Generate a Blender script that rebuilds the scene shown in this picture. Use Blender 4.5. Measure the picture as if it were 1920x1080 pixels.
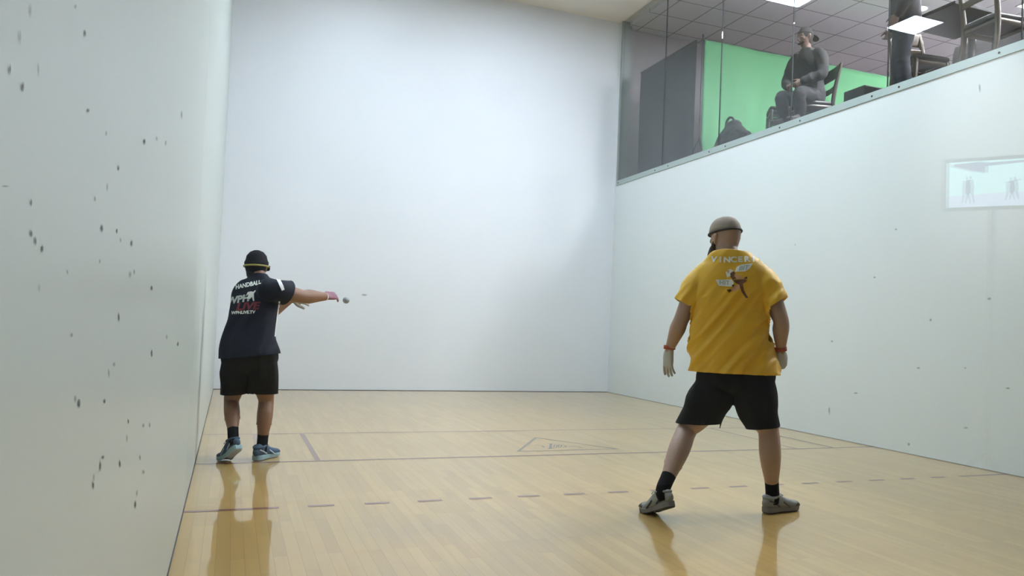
import bpy, bmesh, math, random
from mathutils import Vector, Matrix, noise
from mathutils.bvhtree import BVHTree

for o in list(bpy.data.objects):
    bpy.data.objects.remove(o)
sc = bpy.context.scene
col = sc.collection
V = Vector
PI = math.pi

# ------------------------------------------------------------------ camera
W = 6.096          # court width
LF = 12.037        # front wall
H = 6.268          # court ceiling
GY = 0.15          # glass back wall
CAM = V((0.1883, 0.0677, 1.0443))
YAW, PIT, ROL, FPX, SX, SY = 0.3834, 0.028, 0.0397, 1481.75, 73.28, 32.79
_F = V((math.sin(YAW)*math.cos(PIT), math.cos(YAW)*math.cos(PIT), math.sin(PIT)))
_R0 = V((math.cos(YAW), -math.sin(YAW), 0))
_U0 = _R0.cross(_F)
_R = math.cos(ROL)*_R0 + math.sin(ROL)*_U0
_U = -math.sin(ROL)*_R0 + math.cos(ROL)*_U0
cd = bpy.data.cameras.new('camera')
cam = bpy.data.objects.new('camera', cd)
col.objects.link(cam)
cd.sensor_width = 36.0
cd.lens = FPX*36/1920
cd.shift_x = -SX/1920
cd.shift_y = SY/1920
cd.clip_start = 0.02
cd.clip_end = 100
cam.matrix_world = Matrix(((_R.x, _U.x, -_F.x, CAM.x), (_R.y, _U.y, -_F.y, CAM.y), (_R.z, _U.z, -_F.z, CAM.z), (0, 0, 0, 1)))
sc.camera = cam

# ------------------------------------------------------------------ world, exposure
wd = bpy.data.worlds.new('world')
sc.world = wd
wd.use_nodes = True
wd.node_tree.nodes['Background'].inputs[0].default_value = (0.75, 0.85, 1.0, 1)
wd.node_tree.nodes['Background'].inputs[1].default_value = 0.15
sc.view_settings.view_transform = 'Standard'
sc.view_settings.look = 'None'
sc.view_settings.gamma = 1
sc.view_settings.exposure = 0.0
sc.view_settings.use_curve_mapping = False

COURT_LIGHT = 69.5      # emission of the court's ceiling panels
GALLERY_LIGHT = 520.0


def at(px, py, ax, v):
    """point where the sight line through a pixel meets the plane axis=v"""
    d = _F + _R*((px-960-SX)/FPX) - _U*((py-540-SY)/FPX)
    t = (v-CAM[ax])/d[ax]
    return CAM + d*t


# ------------------------------------------------------------------ materials
MATS = {}


def mat(name, color, rough=0.6, metal=0.0, spec=0.5, emit=None, strength=0, coat=0, bump=0, bscale=60, var=0, vscale=3, sheen=0):
    if name in MATS:
        return MATS[name]
    m = bpy.data.materials.new(name)
    m.use_nodes = True
    nt = m.node_tree
    b = nt.nodes['Principled BSDF']
    b.inputs['Base Color'].default_value = (*color, 1)
    b.inputs['Roughness'].default_value = rough
    b.inputs['Metallic'].default_value = metal
    b.inputs['Specular IOR Level'].default_value = spec
    b.inputs['Coat Weight'].default_value = coat
    b.inputs['Sheen Weight'].default_value = sheen
    if emit:
        b.inputs['Emission Color'].default_value = (*emit, 1)
        b.inputs['Emission Strength'].default_value = strength
    tc = nt.nodes.new('ShaderNodeTexCoord')
    if var:
        n = nt.nodes.new('ShaderNodeTexNoise')
        n.inputs['Scale'].default_value = vscale
        n.inputs['Detail'].default_value = 5
        nt.links.new(tc.outputs['Object'], n.inputs['Vector'])
        mx = nt.nodes.new('ShaderNodeMix')
        mx.data_type = 'RGBA'
        mx.inputs[6].default_value = (*[c*(1-var) for c in color], 1)
        mx.inputs[7].default_value = (*[min(1, c*(1+var)) for c in color], 1)
        nt.links.new(n.outputs['Fac'], mx.inputs[0])
        nt.links.new(mx.outputs[2], b.inputs['Base Color'])
    if bump:
        n = nt.nodes.new('ShaderNodeTexNoise')
        n.inputs['Scale'].default_value = bscale
        n.inputs['Detail'].default_value = 3
        nt.links.new(tc.outputs['Object'], n.inputs['Vector'])
        bp = nt.nodes.new('ShaderNodeBump')
        bp.inputs['Strength'].default_value = bump
        bp.inputs['Distance'].default_value = 0.01
        nt.links.new(n.outputs['Fac'], bp.inputs['Height'])
        nt.links.new(bp.outputs['Normal'], b.inputs['Normal'])
    MATS[name] = m
    return m


def glass_mat(name, tint, refl=1.0, f0=1.5):
    m = bpy.data.materials.new(name)
    m.use_nodes = True
    nt = m.node_tree
    nt.nodes.clear()
    out = nt.nodes.new('ShaderNodeOutputMaterial')
    mx = nt.nodes.new('ShaderNodeMixShader')
    tr = nt.nodes.new('ShaderNodeBsdfTransparent')
    tr.inputs[0].default_value = (*tint, 1)
    gl = nt.nodes.new('ShaderNodeBsdfGlossy')
    gl.inputs['Roughness'].default_value = 0.0
    gl.inputs[0].default_value = (refl, refl, refl, 1)
    fr = nt.nodes.new('ShaderNodeFresnel')
    ge = nt.nodes.new('ShaderNodeNewGeometry')
    io = nt.nodes.new('ShaderNodeMath')      # same index of refraction on both faces of the thin pane
    io.operation = 'MULTIPLY_ADD'
    io.inputs[1].default_value = 1/f0-f0
    io.inputs[2].default_value = f0
    nt.links.new(ge.outputs['Backfacing'], io.inputs[0])
    nt.links.new(io.outputs[0], fr.inputs[0])
    nt.links.new(fr.outputs[0], mx.inputs[0])
    nt.links.new(tr.outputs[0], mx.inputs[1])
    nt.links.new(gl.outputs[0], mx.inputs[2])
    nt.links.new(mx.outputs[0], out.inputs[0])
    return m


def wall_mat(name, color, rough=0.45, var=0.03):
    m = bpy.data.materials.new(name)
    m.use_nodes = True
    nt = m.node_tree
    b = nt.nodes['Principled BSDF']
    tc = nt.nodes.new('ShaderNodeTexCoord')
    n = nt.nodes.new('ShaderNodeTexNoise')
    n.inputs['Scale'].default_value = 0.7
    n.inputs['Detail'].default_value = 6
    n.inputs['Roughness'].default_value = 0.6
    nt.links.new(tc.outputs['Object'], n.inputs['Vector'])
    mx = nt.nodes.new('ShaderNodeMix')
    mx.data_type = 'RGBA'
    mx.inputs[6].default_value = (*[c*(1-var) for c in color], 1)
    mx.inputs[7].default_value = (*[min(1, c*(1+var)) for c in color], 1)
    nt.links.new(n.outputs['Fac'], mx.inputs[0])
    nt.links.new(mx.outputs[2], b.inputs['Base Color'])
    b.inputs['Roughness'].default_value = rough
    b.inputs['Specular IOR Level'].default_value = 0.4
    return m


def smudge_mat(name, color, strength=0.9):
    """soft-edged ball mark; UV runs 0..1 over each mark"""
    m = bpy.data.materials.new(name)
    m.use_nodes = True
    nt = m.node_tree
    b = nt.nodes['Principled BSDF']
    b.inputs['Base Color'].default_value = (*color, 1)
    b.inputs['Roughness'].default_value = 0.7
    uv = nt.nodes.new('ShaderNodeUVMap')
    sub = nt.nodes.new('ShaderNodeVectorMath')
    sub.operation = 'DISTANCE'
    sub.inputs[1].default_value = (0.5, 0.5, 0)
    nt.links.new(uv.outputs[0], sub.inputs[0])
    tc = nt.nodes.new('ShaderNodeTexCoord')
    n = nt.nodes.new('ShaderNodeTexNoise')
    n.inputs['Scale'].default_value = 45
    nt.links.new(tc.outputs['Object'], n.inputs['Vector'])
    ad = nt.nodes.new('ShaderNodeMath')
    ad.operation = 'MULTIPLY_ADD'
    ad.inputs[1].default_value = 0.3
    nt.links.new(n.outputs['Fac'], ad.inputs[0])
    nt.links.new(sub.outputs['Value'], ad.inputs[2])
    mr = nt.nodes.new('ShaderNodeMapRange')
    mr.inputs['From Min'].default_value = 0.28
    mr.inputs['From Max'].default_value = 0.6
    mr.inputs['To Min'].default_value = strength
    mr.inputs['To Max'].default_value = 0.0
    nt.links.new(ad.outputs[0], mr.inputs['Value'])
    nt.links.new(mr.outputs[0], b.inputs['Alpha'])
    return m


def floor_mat():
    m = bpy.data.materials.new('maple_planks')
    m.use_nodes = True
    nt = m.node_tree
    b = nt.nodes['Principled BSDF']
    tc = nt.nodes.new('ShaderNodeTexCoord')
    sep = nt.nodes.new('ShaderNodeSeparateXYZ')
    cmb = nt.nodes.new('ShaderNodeCombineXYZ')
    nt.links.new(tc.outputs['Object'], sep.inputs[0])
    nt.links.new(sep.outputs['Y'], cmb.inputs['X'])
    nt.links.new(sep.outputs['X'], cmb.inputs['Y'])
    br = nt.nodes.new('ShaderNodeTexBrick')
    br.offset = 0.37
    br.offset_frequency = 3
    br.inputs['Color1'].default_value = (0.495, 0.315, 0.088, 1)
    br.inputs['Color2'].default_value = (0.42, 0.26, 0.068, 1)
    br.inputs['Mortar'].default_value = (0.28, 0.165, 0.05, 1)
    br.inputs['Scale'].default_value = 1.0
    br.inputs['Mortar Size'].default_value = 0.0009
    br.inputs['Mortar Smooth'].default_value = 0.3
    br.inputs['Bias'].default_value = -0.15
    br.inputs['Brick Width'].default_value = 0.62
    br.inputs['Row Height'].default_value = 0.058
    nt.links.new(cmb.outputs[0], br.inputs['Vector'])
    mp = nt.nodes.new('ShaderNodeMapping')
    mp.inputs['Scale'].default_value = (28, 1.6, 1)
    nt.links.new(tc.outputs['Object'], mp.inputs[0])
    n = nt.nodes.new('ShaderNodeTexNoise')
    n.inputs['Scale'].default_value = 1.0
    n.inputs['Detail'].default_value = 6
    nt.links.new(mp.outputs[0], n.inputs['Vector'])
    n2 = nt.nodes.new('ShaderNodeTexNoise')
    n2.inputs['Scale'].default_value = 0.9
    n2.inputs['Detail'].default_value = 4
    nt.links.new(tc.outputs['Object'], n2.inputs['Vector'])
    r1 = nt.nodes.new('ShaderNodeMapRange')
    r1.inputs['To Min'].default_value = 0.86
    r1.inputs['To Max'].default_value = 1.12
    nt.links.new(n.outputs['Fac'], r1.inputs['Value'])
    r2 = nt.nodes.new('ShaderNodeMapRange')
    r2.inputs['To Min'].default_value = 0.9
    r2.inputs['To Max'].default_value = 1.1
    nt.links.new(n2.outputs['Fac'], r2.inputs['Value'])
    mu = nt.nodes.new('ShaderNodeMath')
    mu.operation = 'MULTIPLY'
    nt.links.new(r1.outputs[0], mu.inputs[0])
    nt.links.new(r2.outputs[0], mu.inputs[1])
    vm = nt.nodes.new('ShaderNodeVectorMath')
    vm.operation = 'SCALE'
    nt.links.new(br.outputs['Color'], vm.inputs[0])
    nt.links.new(mu.outputs[0], vm.inputs['Scale'])
    nt.links.new(vm.outputs[0], b.inputs['Base Color'])
    b.inputs['Roughness'].default_value = 0.32
    b.inputs['Specular IOR Level'].default_value = 0.5
    b.inputs['Coat Weight'].default_value = 0.85
    b.inputs['Coat Roughness'].default_value = 0.045
    b.inputs['Coat IOR'].default_value = 1.5
    n3 = nt.nodes.new('ShaderNodeTexNoise')
    n3.inputs['Scale'].default_value = 7
    nt.links.new(tc.outputs['Object'], n3.inputs['Vector'])
    bp = nt.nodes.new('ShaderNodeBump')
    bp.inputs['Strength'].default_value = 0.06
    bp.inputs['Distance'].default_value = 0.01
    nt.links.new(n3.outputs['Fac'], bp.inputs['Height'])
    nt.links.new(bp.outputs['Normal'], b.inputs['Coat Normal'])
    return m


def tile_mat():
    m = bpy.data.materials.new('ceiling_tiles')
    m.use_nodes = True
    nt = m.node_tree
    b = nt.nodes['Principled BSDF']
    tc = nt.nodes.new('ShaderNodeTexCoord')
    mp = nt.nodes.new('ShaderNodeMapping')
    mp.inputs['Location'].default_value = (-8.85, -10.04, 0)
    nt.links.new(tc.outputs['Object'], mp.inputs[0])
    br = nt.nodes.new('ShaderNodeTexBrick')
    br.offset = 0.0
    br.inputs['Color1'].default_value = (0.68, 0.65, 0.68, 1)
    br.inputs['Color2'].default_value = (0.72, 0.69, 0.72, 1)
    br.inputs['Mortar'].default_value = (0.17, 0.165, 0.17, 1)
    br.inputs['Scale'].default_value = 1.0
    br.inputs['Mortar Size'].default_value = 0.010
    br.inputs['Brick Width'].default_value = 0.61
    br.inputs['Row Height'].default_value = 0.61
    nt.links.new(mp.outputs[0], br.inputs['Vector'])
    nt.links.new(br.outputs['Color'], b.inputs['Base Color'])
    b.inputs['Roughness'].default_value = 0.9
    return m


# ------------------------------------------------------------------ object helpers
def tag(o, label=None, cat=None, group=None, kind=None):
    if label:
        o['label'] = label
    if cat:
        o['category'] = cat
    if group:
        o['group'] = group
    if kind:
        o['kind'] = kind
    return o


def empty(name, loc):
    o = bpy.data.objects.new(name, None)
    o.empty_display_size = 0.1
    col.objects.link(o)
    o.location = loc
    return o


def root_loc(p):
    l = V((0, 0, 0))
    while p is not None:
        l += p.location
        p = p.parent
    return l


def link(name, bm, m, parent=None, smooth=True):
    """bm is in world coordinates; becomes one mesh object"""
    me = bpy.data.meshes.new(name)
    if parent is not None:
        bmesh.ops.translate(bm, verts=bm.verts, vec=-root_loc(parent))
    bm.to_mesh(me)
    bm.free()
    for mm in (m if isinstance(m, (list, tuple)) else [m]):
        me.materials.append(mm)
    if smooth:
        for p in me.polygons:
            p.use_smooth = True
    o = bpy.data.objects.new(name, me)
    col.objects.link(o)
    o.parent = parent
    return o


def box(bm, lo, hi, mi=0, rot=None, bev=0.0):
    lo, hi = V(lo), V(hi)
    c = (lo+hi)/2
    s = hi-lo
    r = bmesh.ops.create_cube(bm, size=1.0)
    vs = r['verts']
    for v in vs:
        v.co = V((v.co.x*s.x, v.co.y*s.y, v.co.z*s.z))
    es = list({e for v in vs for e in v.link_edges})
    fs = list({f for v in vs for f in v.link_faces})
    if bev:
        rr = bmesh.ops.bevel(bm, geom=es, offset=bev, segments=2, affect='EDGES', profile=0.5)
        vs = list({v for f in rr['faces'] for v in f.verts} | {v for v in vs if v.is_valid})
        fs = list({f for v in vs for f in v.link_faces})
    for f in fs:
        f.material_index = mi
    for v in vs:
        co = v.co
        if rot is not None:
            co = rot @ co
        v.co = co + c
    return vs


def quad(bm, pts, mi=0, uv=None):
    vs = [bm.verts.new(p) for p in pts]
    f = bm.faces.new(vs)
    f.material_index = mi
    if uv is not None:
        for l, c in zip(f.loops, ((0, 0), (1, 0), (1, 1), (0, 1))):
            l[uv].uv = c
    return f


def catmull(P, t):
    n = len(P)
    i = min(int(t), n-2)
    f = t-i
    p0 = P[max(i-1, 0)]
    p1 = P[i]
    p2 = P[i+1]
    p3 = P[min(i+2, n-1)]
    return 0.5*((2*p1) + (p2-p0)*f + (2*p0-5*p1+4*p2-p3)*f*f + (3*p1-p0-3*p2+p3)*f*f*f)


def tube(bm, pts, radii, side=None, seg=16, sub=4, cap=True, power=2.0, mi=0):
    """closed loft through pts; radii r or (a,b): a along side, b across; side a vector or a list"""
    pts = [V(p) for p in pts]
    rad = [V((r, r, 0)) if not isinstance(r, (tuple, list)) else V((r[0], r[1], 0)) for r in radii]
    n = len(pts)
    if side is None:
        d = pts[-1]-pts[0]
        side = V((1, 0, 0)) if abs(d.normalized().x) < 0.8 else V((0, 1, 0))
    sides = side if isinstance(side, list) else [V(side)]*n
    sides = [V(s) for s in sides]
    S = []
    for k in range((n-1)*sub+1):
        t = k/sub
        S.append((catmull(pts, t), catmull(rad, t), catmull(sides, t)))
    rings = []
    m = len(S)
    frames = []
    for k in range(m):
        a = S[max(k-1, 0)][0]
        b = S[min(k+1, m-1)][0]
        T = (b-a)
        T = T.normalized() if T.length > 1e-9 else V((0, 0, 1))
        s = S[k][2] - T*S[k][2].dot(T)
        s.normalize()
        frames.append((S[k][0], S[k][1], s, T.cross(s), T))
    ext = []
    if cap:
        c, r, s, u, T = frames[0]
        rr = min(abs(r.x), abs(r.y))
        for q in (0.98, 0.8, 0.45):
            ext.append((c - T*rr*q, r*math.sqrt(max(0, 1-q*q)), s, u, T))
    frames2 = ext + frames
    if cap:
        c, r, s, u, T = frames[-1]
        rr = min(abs(r.x), abs(r.y))
        for q in (0.45, 0.8, 0.98):
            frames2.append((c + T*rr*q, r*math.sqrt(max(0, 1-q*q)), s, u, T))
    e = 2.0/power
    for c, r, s, u, T in frames2:
        ring = []
        for i in range(seg):
            a = 2*PI*i/seg
            ca, sa = math.cos(a), math.sin(a)
            x = math.copysign(abs(ca)**e, ca)*r.x
            y = math.copysign(abs(sa)**e, sa)*r.y
            ring.append(bm.verts.new(c + s*x + u*y))
        rings.append(ring)
    for a, b in zip(rings[:-1], rings[1:]):
        for i in range(seg):
            f = bm.faces.new((a[i], a[(i+1) % seg], b[(i+1) % seg], b[i]))
            f.material_index = mi
    f = bm.faces.new(list(reversed(rings[0])))
    f.material_index = mi
    f = bm.faces.new(rings[-1])
    f.material_index = mi
    return rings


def ell(bm, c, r, rot=None, seg=16, mi=0):
    rr = bmesh.ops.create_uvsphere(bm, u_segments=seg, v_segments=seg//2+2, radius=1.0)
    for v in rr['verts']:
        co = V((v.co.x*r[0], v.co.y*r[1], v.co.z*r[2]))
        if rot is not None:
            co = rot @ co
        v.co = co + V(c)
    for f in {f for v in rr['verts'] for f in v.link_faces}:
        f.material_index = mi


def remesh(bm, voxel, smooth=4, fac=0.5):
    """union of overlapping closed pieces as one continuous surface"""
    bmesh.ops.recalc_face_normals(bm, faces=bm.faces)
    me = bpy.data.meshes.new('tmp')
    bm.to_mesh(me)
    bm.free()
    o = bpy.data.objects.new('tmp', me)
    col.objects.link(o)
    md = o.modifiers.new('r', 'REMESH')
    md.mode = 'VOXEL'
    md.voxel_size = voxel
    if smooth:
        s = o.modifiers.new('s', 'SMOOTH')
        s.factor = fac
        s.iterations = smooth
    dg = bpy.context.evaluated_depsgraph_get()
    me2 = bpy.data.meshes.new_from_object(o.evaluated_get(dg))
    bpy.data.objects.remove(o)
    b2 = bmesh.new()
    b2.from_mesh(me2)
    bpy.data.meshes.remove(me2)
    bpy.data.meshes.remove(me)
    return b2


def cut(bm, p, n, c=None, rad=None, cond=None):
    """remove what lies beyond the plane (p, n), within rad of c"""
    p, n = V(p), V(n).normalized()
    if c is None:
        fs = list(bm.faces)
    else:
        c = V(c)
        fs = [f for f in bm.faces if (f.calc_center_median()-c).length < rad]
    if cond is not None:
        fs = [f for f in fs if cond(f.calc_center_median())]
    g = set(fs)
    for f in fs:
        g.update(f.verts)
        g.update(f.edges)
    if not fs:
        return
    bmesh.ops.bisect_plane(bm, geom=list(g), plane_co=p, plane_no=n, clear_outer=True)


def folds(bm, amp, ang, freq=16, along=3.0, right=V((1, 0, 0)), seed=0.0, region=None):
    """cloth folds: ridged noise stretched along a direction"""
    bm.normal_update()
    ca, sa = math.cos(ang), math.sin(ang)
    fw = V((0, 0, 1)).cross(right)
    mv = []
    for v in bm.verts:
        u = v.co.dot(right)
        z = v.co.z
        d = v.co.dot(fw)
        a = u*ca+z*sa
        b = -u*sa+z*ca
        q = V((a*freq+seed, b*along, d*freq*0.5))
        n = noise.noise(q)
        n2 = noise.noise(q*2.1+V((7, 3, 1)))
        h = (1-abs(n)*2.2)*0.75 + n2*0.4
        k = 1.0 if region is None else region(v.co)
        mv.append((v, v.normal*(h*amp*k)))
    for v, d in mv:
        v.co += d


def solidify(bm, th):
    bm.normal_update()
    vs, fs = list(bm.verts), list(bm.faces)
    edge = [tuple(e.verts) for e in bm.edges if len(e.link_faces) == 1]
    inner = {v: bm.verts.new(v.co-v.normal*th) for v in vs}
    for f in fs:
        g = bm.faces.new([inner[v] for v in reversed(f.verts)])
        g.material_index = f.material_index
    for a, b in edge:
        try:
            bm.faces.new((b, a, inner[a], inner[b]))
        except ValueError:
            pass
    bmesh.ops.recalc_face_normals(bm, faces=bm.faces)


# ------------------------------------------------------------------ setting: the court
M_front = wall_mat('front_wall_panel', (0.74, 0.77, 0.81))
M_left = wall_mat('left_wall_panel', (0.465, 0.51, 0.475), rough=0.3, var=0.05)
M_right = wall_mat('right_wall_panel', (0.70, 0.755, 0.76), rough=0.4)
M_ceil = mat('court_ceiling_paint', (0.88, 0.83, 0.76), rough=0.35)
M_floor = floor_mat()
M_line = mat('floor_line_paint', (0.20, 0.075, 0.06), rough=0.35, coat=1.0, spec=0.5)
M_line2 = mat('floor_line_faded', (0.36, 0.20, 0.12), rough=0.35, coat=1.0)
M_logo = mat('floor_logo_paint', (0.14, 0.11, 0.075), rough=0.35, coat=1.0)
M_gap = mat('wall_gap_shadow', (0.08, 0.08, 0.085), rough=0.8)

bm = bmesh.new()
quad(bm, [(-0.1, 0.0, 0), (6.2, 0.0, 0), (6.2, LF+0.1, 0), (-0.1, LF+0.1, 0)])
LZ = 0.0012


def fline(x0, x1, y0, y1, mi=1):
    quad(bm, [(x0, y0, LZ), (x1, y0, LZ), (x1, y1, LZ), (x0, y1, LZ)], mi)


hw = 0.019
YS, YH, YR = 7.545, 6.096, 4.6545
fline(0, W, YS-hw, YS+hw, 2)
fline(0, W, YH-hw, YH+hw)
fline(0, 0.479, YR-hw, YR+hw)
for k in range(16):
    x = 0.702+0.3092*k
    fline(x-0.072, x+0.072, YR-hw, YR+hw)
fline(5.56, W, YR-hw, YR+hw)
for x, mi in ((0.427, 2), (0.827, 1), (5.16, 2), (5.60, 1)):
    fline(x-hw, x+hw, YH+hw, YS-hw, mi)
# triangular floor emblem with script inside
T = [V((2.906, 7.08, LZ)), V((2.439, 6.294, LZ)), V((3.411, 6.307, LZ))]
cT = (T[0]+T[1]+T[2])/3
for i in range(3):
    a, b = T[i], T[(i+1) % 3]
    ai, bi = a+(cT-a)*0.085, b+(cT-b)*0.085
    quad(bm, [a, b, bi, ai], 3)


def stroke(pts, w, mi=3, z=LZ):
    pts = [V((p[0], p[1], z)) for p in pts]
    for a, b in zip(pts[:-1], pts[1:]):
        d = (b-a).normalized()
        s = V((-d.y, d.x, 0))*w/2
        quad(bm, [a-s, b-s, b+s, a+s], mi)


def spt(px, py):
    return at(px, py, 2, 0)


for poly, w in (([(1003, 834), (1010, 835), (1017, 836), (1021, 839), (1014, 838)], 0.012),
                ([(1026, 832), (1046, 832.5)], 0.016), ([(1033, 832), (1032, 841), (1027, 841.5)], 0.022), ([(1032, 841), (1037, 841)], 0.018),
                ([(1040, 834), (1038, 839), (1043, 839), (1045, 834.5), (1040, 834)], 0.012),
                ([(1048, 834), (1047, 839), (1052, 838.5), (1053, 834.5), (1048, 834)], 0.012),
                ([(1056, 834.5), (1063, 837), (1056, 839)], 0.014),
                ([(1066, 837), (1078, 836.5), (1086, 838), (1090, 840), (1096, 839.5)], 0.012)):
    stroke([spt(*q) for q in poly], w)
fl = link('floor', bm, [M_floor, M_line, M_line2, M_logo], smooth=False)
tag(fl, kind='structure')


def marks(bm, lst, ax, v, off, mi, uv, seed=1):
    rnd = random.Random(seed)
    for (x, y, w, h) in lst:
        sk = rnd.uniform(-1.2, 1.2)
        pts = []
        for sx, sy in ((-1, 1), (1, 1), (1, -1), (-1, -1)):
            p = at(x+sx*w*1.15 - sy*sk*0.5, y+sy*h*1.15, ax, v)
            p = p+off
            pts.append(p)
        quad(bm, pts, mi, uv)


bm = bmesh.new()
uv = bm.loops.layers.uv.new('UVMap')
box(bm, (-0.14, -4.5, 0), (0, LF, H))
M_smudge = smudge_mat('ball_mark', (0.05, 0.05, 0.055), 0.8)
M_faint = smudge_mat('faint_ball_mark', (0.15, 0.15, 0.15), 0.40)
strong = [(158, 62, 2, 7), (17, 130, 2, 12), (41, 163, 3, 11), (164, 207, 3, 5), (270, 265, 2.5, 6), (221, 315, 2, 6), (57, 380, 2, 9), (190, 428, 3, 9),
          (57, 438, 3, 8), (65, 452, 2, 9), (78, 466, 2, 9), (218, 433, 2, 5), (246, 456, 2, 7), (222, 595, 2.2, 10), (284, 663, 2, 8), (147, 757, 3.2, 9),
          (195, 752, 2.5, 5), (192, 857, 3, 4), (187, 874, 2, 12), (224, 870, 2.4, 8), (174, 910, 2.4, 9), (253, 946, 2, 9), (333, 645, 2, 5), (284, 540, 2, 5), (240, 790, 1.5, 5)]
faint = [(200, 350, 2, 10), (310, 268, 2, 6), (225, 450, 2, 6), (125, 510, 2, 6), (243, 515, 3, 7), (251, 510, 2, 6), (312, 632, 2, 6), (140, 748, 3, 8), (268, 798, 3, 5),
         (280, 797, 2, 6), (237, 822, 2, 9), (262, 858, 2, 6), (268, 885, 3, 5), (213, 683, 3, 5), (133, 628, 3, 5), (72, 540, 2, 8), (140, 12, 3, 5), (36, 70, 2, 16),
         (55, 20, 3, 16), (70, 130, 2, 16), (177, 372, 2, 6), (203, 700, 2, 10), (175, 895, 2, 9), (8, 349, 9, 2), (293, 260, 2, 6), (186, 490, 2, 5), (256, 925, 2, 8), (198, 250, 2, 6), (340, 215, 2, 9)]
marks(bm, strong, 0, 0, V((0.0008, 0, 0)), 1, uv)
marks(bm, faint, 0, 0, V((0.0008, 0, 0)), 2, uv, 2)
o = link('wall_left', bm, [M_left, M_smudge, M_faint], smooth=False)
tag(o, kind='structure')

bm = bmesh.new()
uv = bm.loops.layers.uv.new('UVMap')
box(bm, (-0.14, LF, 0), (W+0.15, LF+0.14, H))
marks(bm, [(683, 553, 7, 2.2), (450, 588, 3, 2)], 1, LF, V((0, -0.001, 0)), 1, uv)
o = link('wall_front', bm, [M_front, M_faint], smooth=False)
tag(o, kind='structure')

ZS0, ZS1 = 3.475, 3.553     # metal sill below the gallery glass
bm = bmesh.new()
uv = bm.loops.layers.uv.new('UVMap')
box(bm, (W, GY-0.1, 0), (W+0.15, LF, ZS0))
box(bm, (W, 11.98, ZS0), (W+0.15, LF, H))
box(bm, (W, GY-0.1, ZS0), (W+0.15, GY, H))
rmarks = [(1837, 165, 2.5, 9), (1491, 459, 1.5, 2), (1605, 737, 4, 2), (1594, 834, 4, 2), (1704, 833, 3, 3), (1811, 802, 5, 2), (1810, 690, 3, 2), (1722, 690, 4, 2),
          (1890, 728, 5, 2), (1640, 520, 3, 2), (1745, 600, 3, 3), (1560, 640, 3, 2), (1855, 560, 4, 3), (1680, 430, 3, 2), (1555, 770, 2, 9)]
marks(bm, rmarks, 0, W, V((-0.001, 0, 0)), 1, uv)
o = link('wall_right', bm, [M_right, M_faint], smooth=False)
tag(o, kind='structure')

bm = bmesh.new()
box(bm, (-0.14, 0.0, H), (W+0.12, LF+0.14, H+0.12))
o = link('ceiling', bm, M_ceil, smooth=False)
tag(o, kind='structure')

# thin strips painted as the shadow line where the walls meet the floor
bm = bmesh.new()
box(bm, (0.0, GY+0.02, 0.0), (0.004, LF, 0.010))
tag(link('gap_shadow_left', bm, M_gap, smooth=False), kind='structure')
bm = bmesh.new()
box(bm, (0.004, LF-0.004, 0.0), (W-0.004, LF, 0.007))
tag(link('gap_shadow_front', bm, M_gap, smooth=False), kind='structure')
bm = bmesh.new()
box(bm, (W-0.004, GY+0.02, 0.0), (W, LF, 0.006))
tag(link('gap_shadow_right', bm, mat('wall_gap_shadow_pale', (0.3, 0.3, 0.28)), smooth=False), kind='structure')

# clear glass back wall just in front of the camera position
M_glassback = glass_mat('back_wall_glass', (0.985, 1.0, 0.995))
bm = bmesh.new()
box(bm, (0.0, GY-0.006, 0.0), (W, GY+0.006, H))
tag(link('wall_back', bm, M_glassback, smooth=False), kind='structure')

# gallery window: sill channel, jamb, panes
M_sill = mat('anodised_aluminium', (0.42, 0.50, 0.48), rough=0.45, metal=0.35)
M_bolt = mat('bolt_steel', (0.08, 0.09, 0.09), rough=0.4, metal=0.6)
bm = bmesh.new()
box(bm, (W-0.008, GY+0.1, ZS0), (W+0.15, 11.98, ZS1-0.02))
box(bm, (W-0.012, GY+0.1, ZS0), (W-0.006, 11.98, ZS1))
sill = tag(link('trim_1', bm, M_sill, smooth=False), kind='structure')
for Yb in (11.90, 10.66, 10.27, 9.18, 8.80, 7.69, 7.33, 6.24, 5.89, 4.81, 4.45):
    b2 = bmesh.new()
    bmesh.ops.create_cone(b2, cap_ends=True, segments=12, radius1=0.011, radius2=0.008, depth=0.007,
                          matrix=Matrix.Translation((W-0.0155, Yb, 3.512)) @ Matrix.Rotation(-PI/2, 4, 'Y'))
    link('bolt', b2, M_bolt, sill)
bm = bmesh.new()
box(bm, (W-0.012, 11.925, ZS1), (W+0.15, 11.98, H))
tag(link('trim_2', bm, mat('jamb_metal', (0.33, 0.36, 0.35), rough=0.5, metal=0.3), smooth=False), kind='structure')

M_pane = glass_mat('gallery_glass', (0.84, 0.87, 0.865), refl=1.0)
M_seal = mat('glass_joint', (0.055, 0.06, 0.06), rough=0.8, spec=0.1)
YM = [11.93, 10.48, 8.985, 7.515, 6.055, 4.62, 3.15, 1.70, GY+0.1]
for i in range(len(YM)-1):
    bm = bmesh.new()
    box(bm, (W+0.002, YM[i+1]+0.004, ZS1-0.02), (W+0.014, YM[i]-0.004, H))
    w = tag(link('window_%d' % (i+1), bm, M_pane, smooth=False), kind='structure')
    if i < len(YM)-2:
        b2 = bmesh.new()
        box(b2, (W-0.001, YM[i+1]-0.0028, ZS1-0.02), (W+0.015, YM[i+1]+0.0028, H))
        link('glass_joint', b2, M_seal, w, smooth=False)

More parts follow.
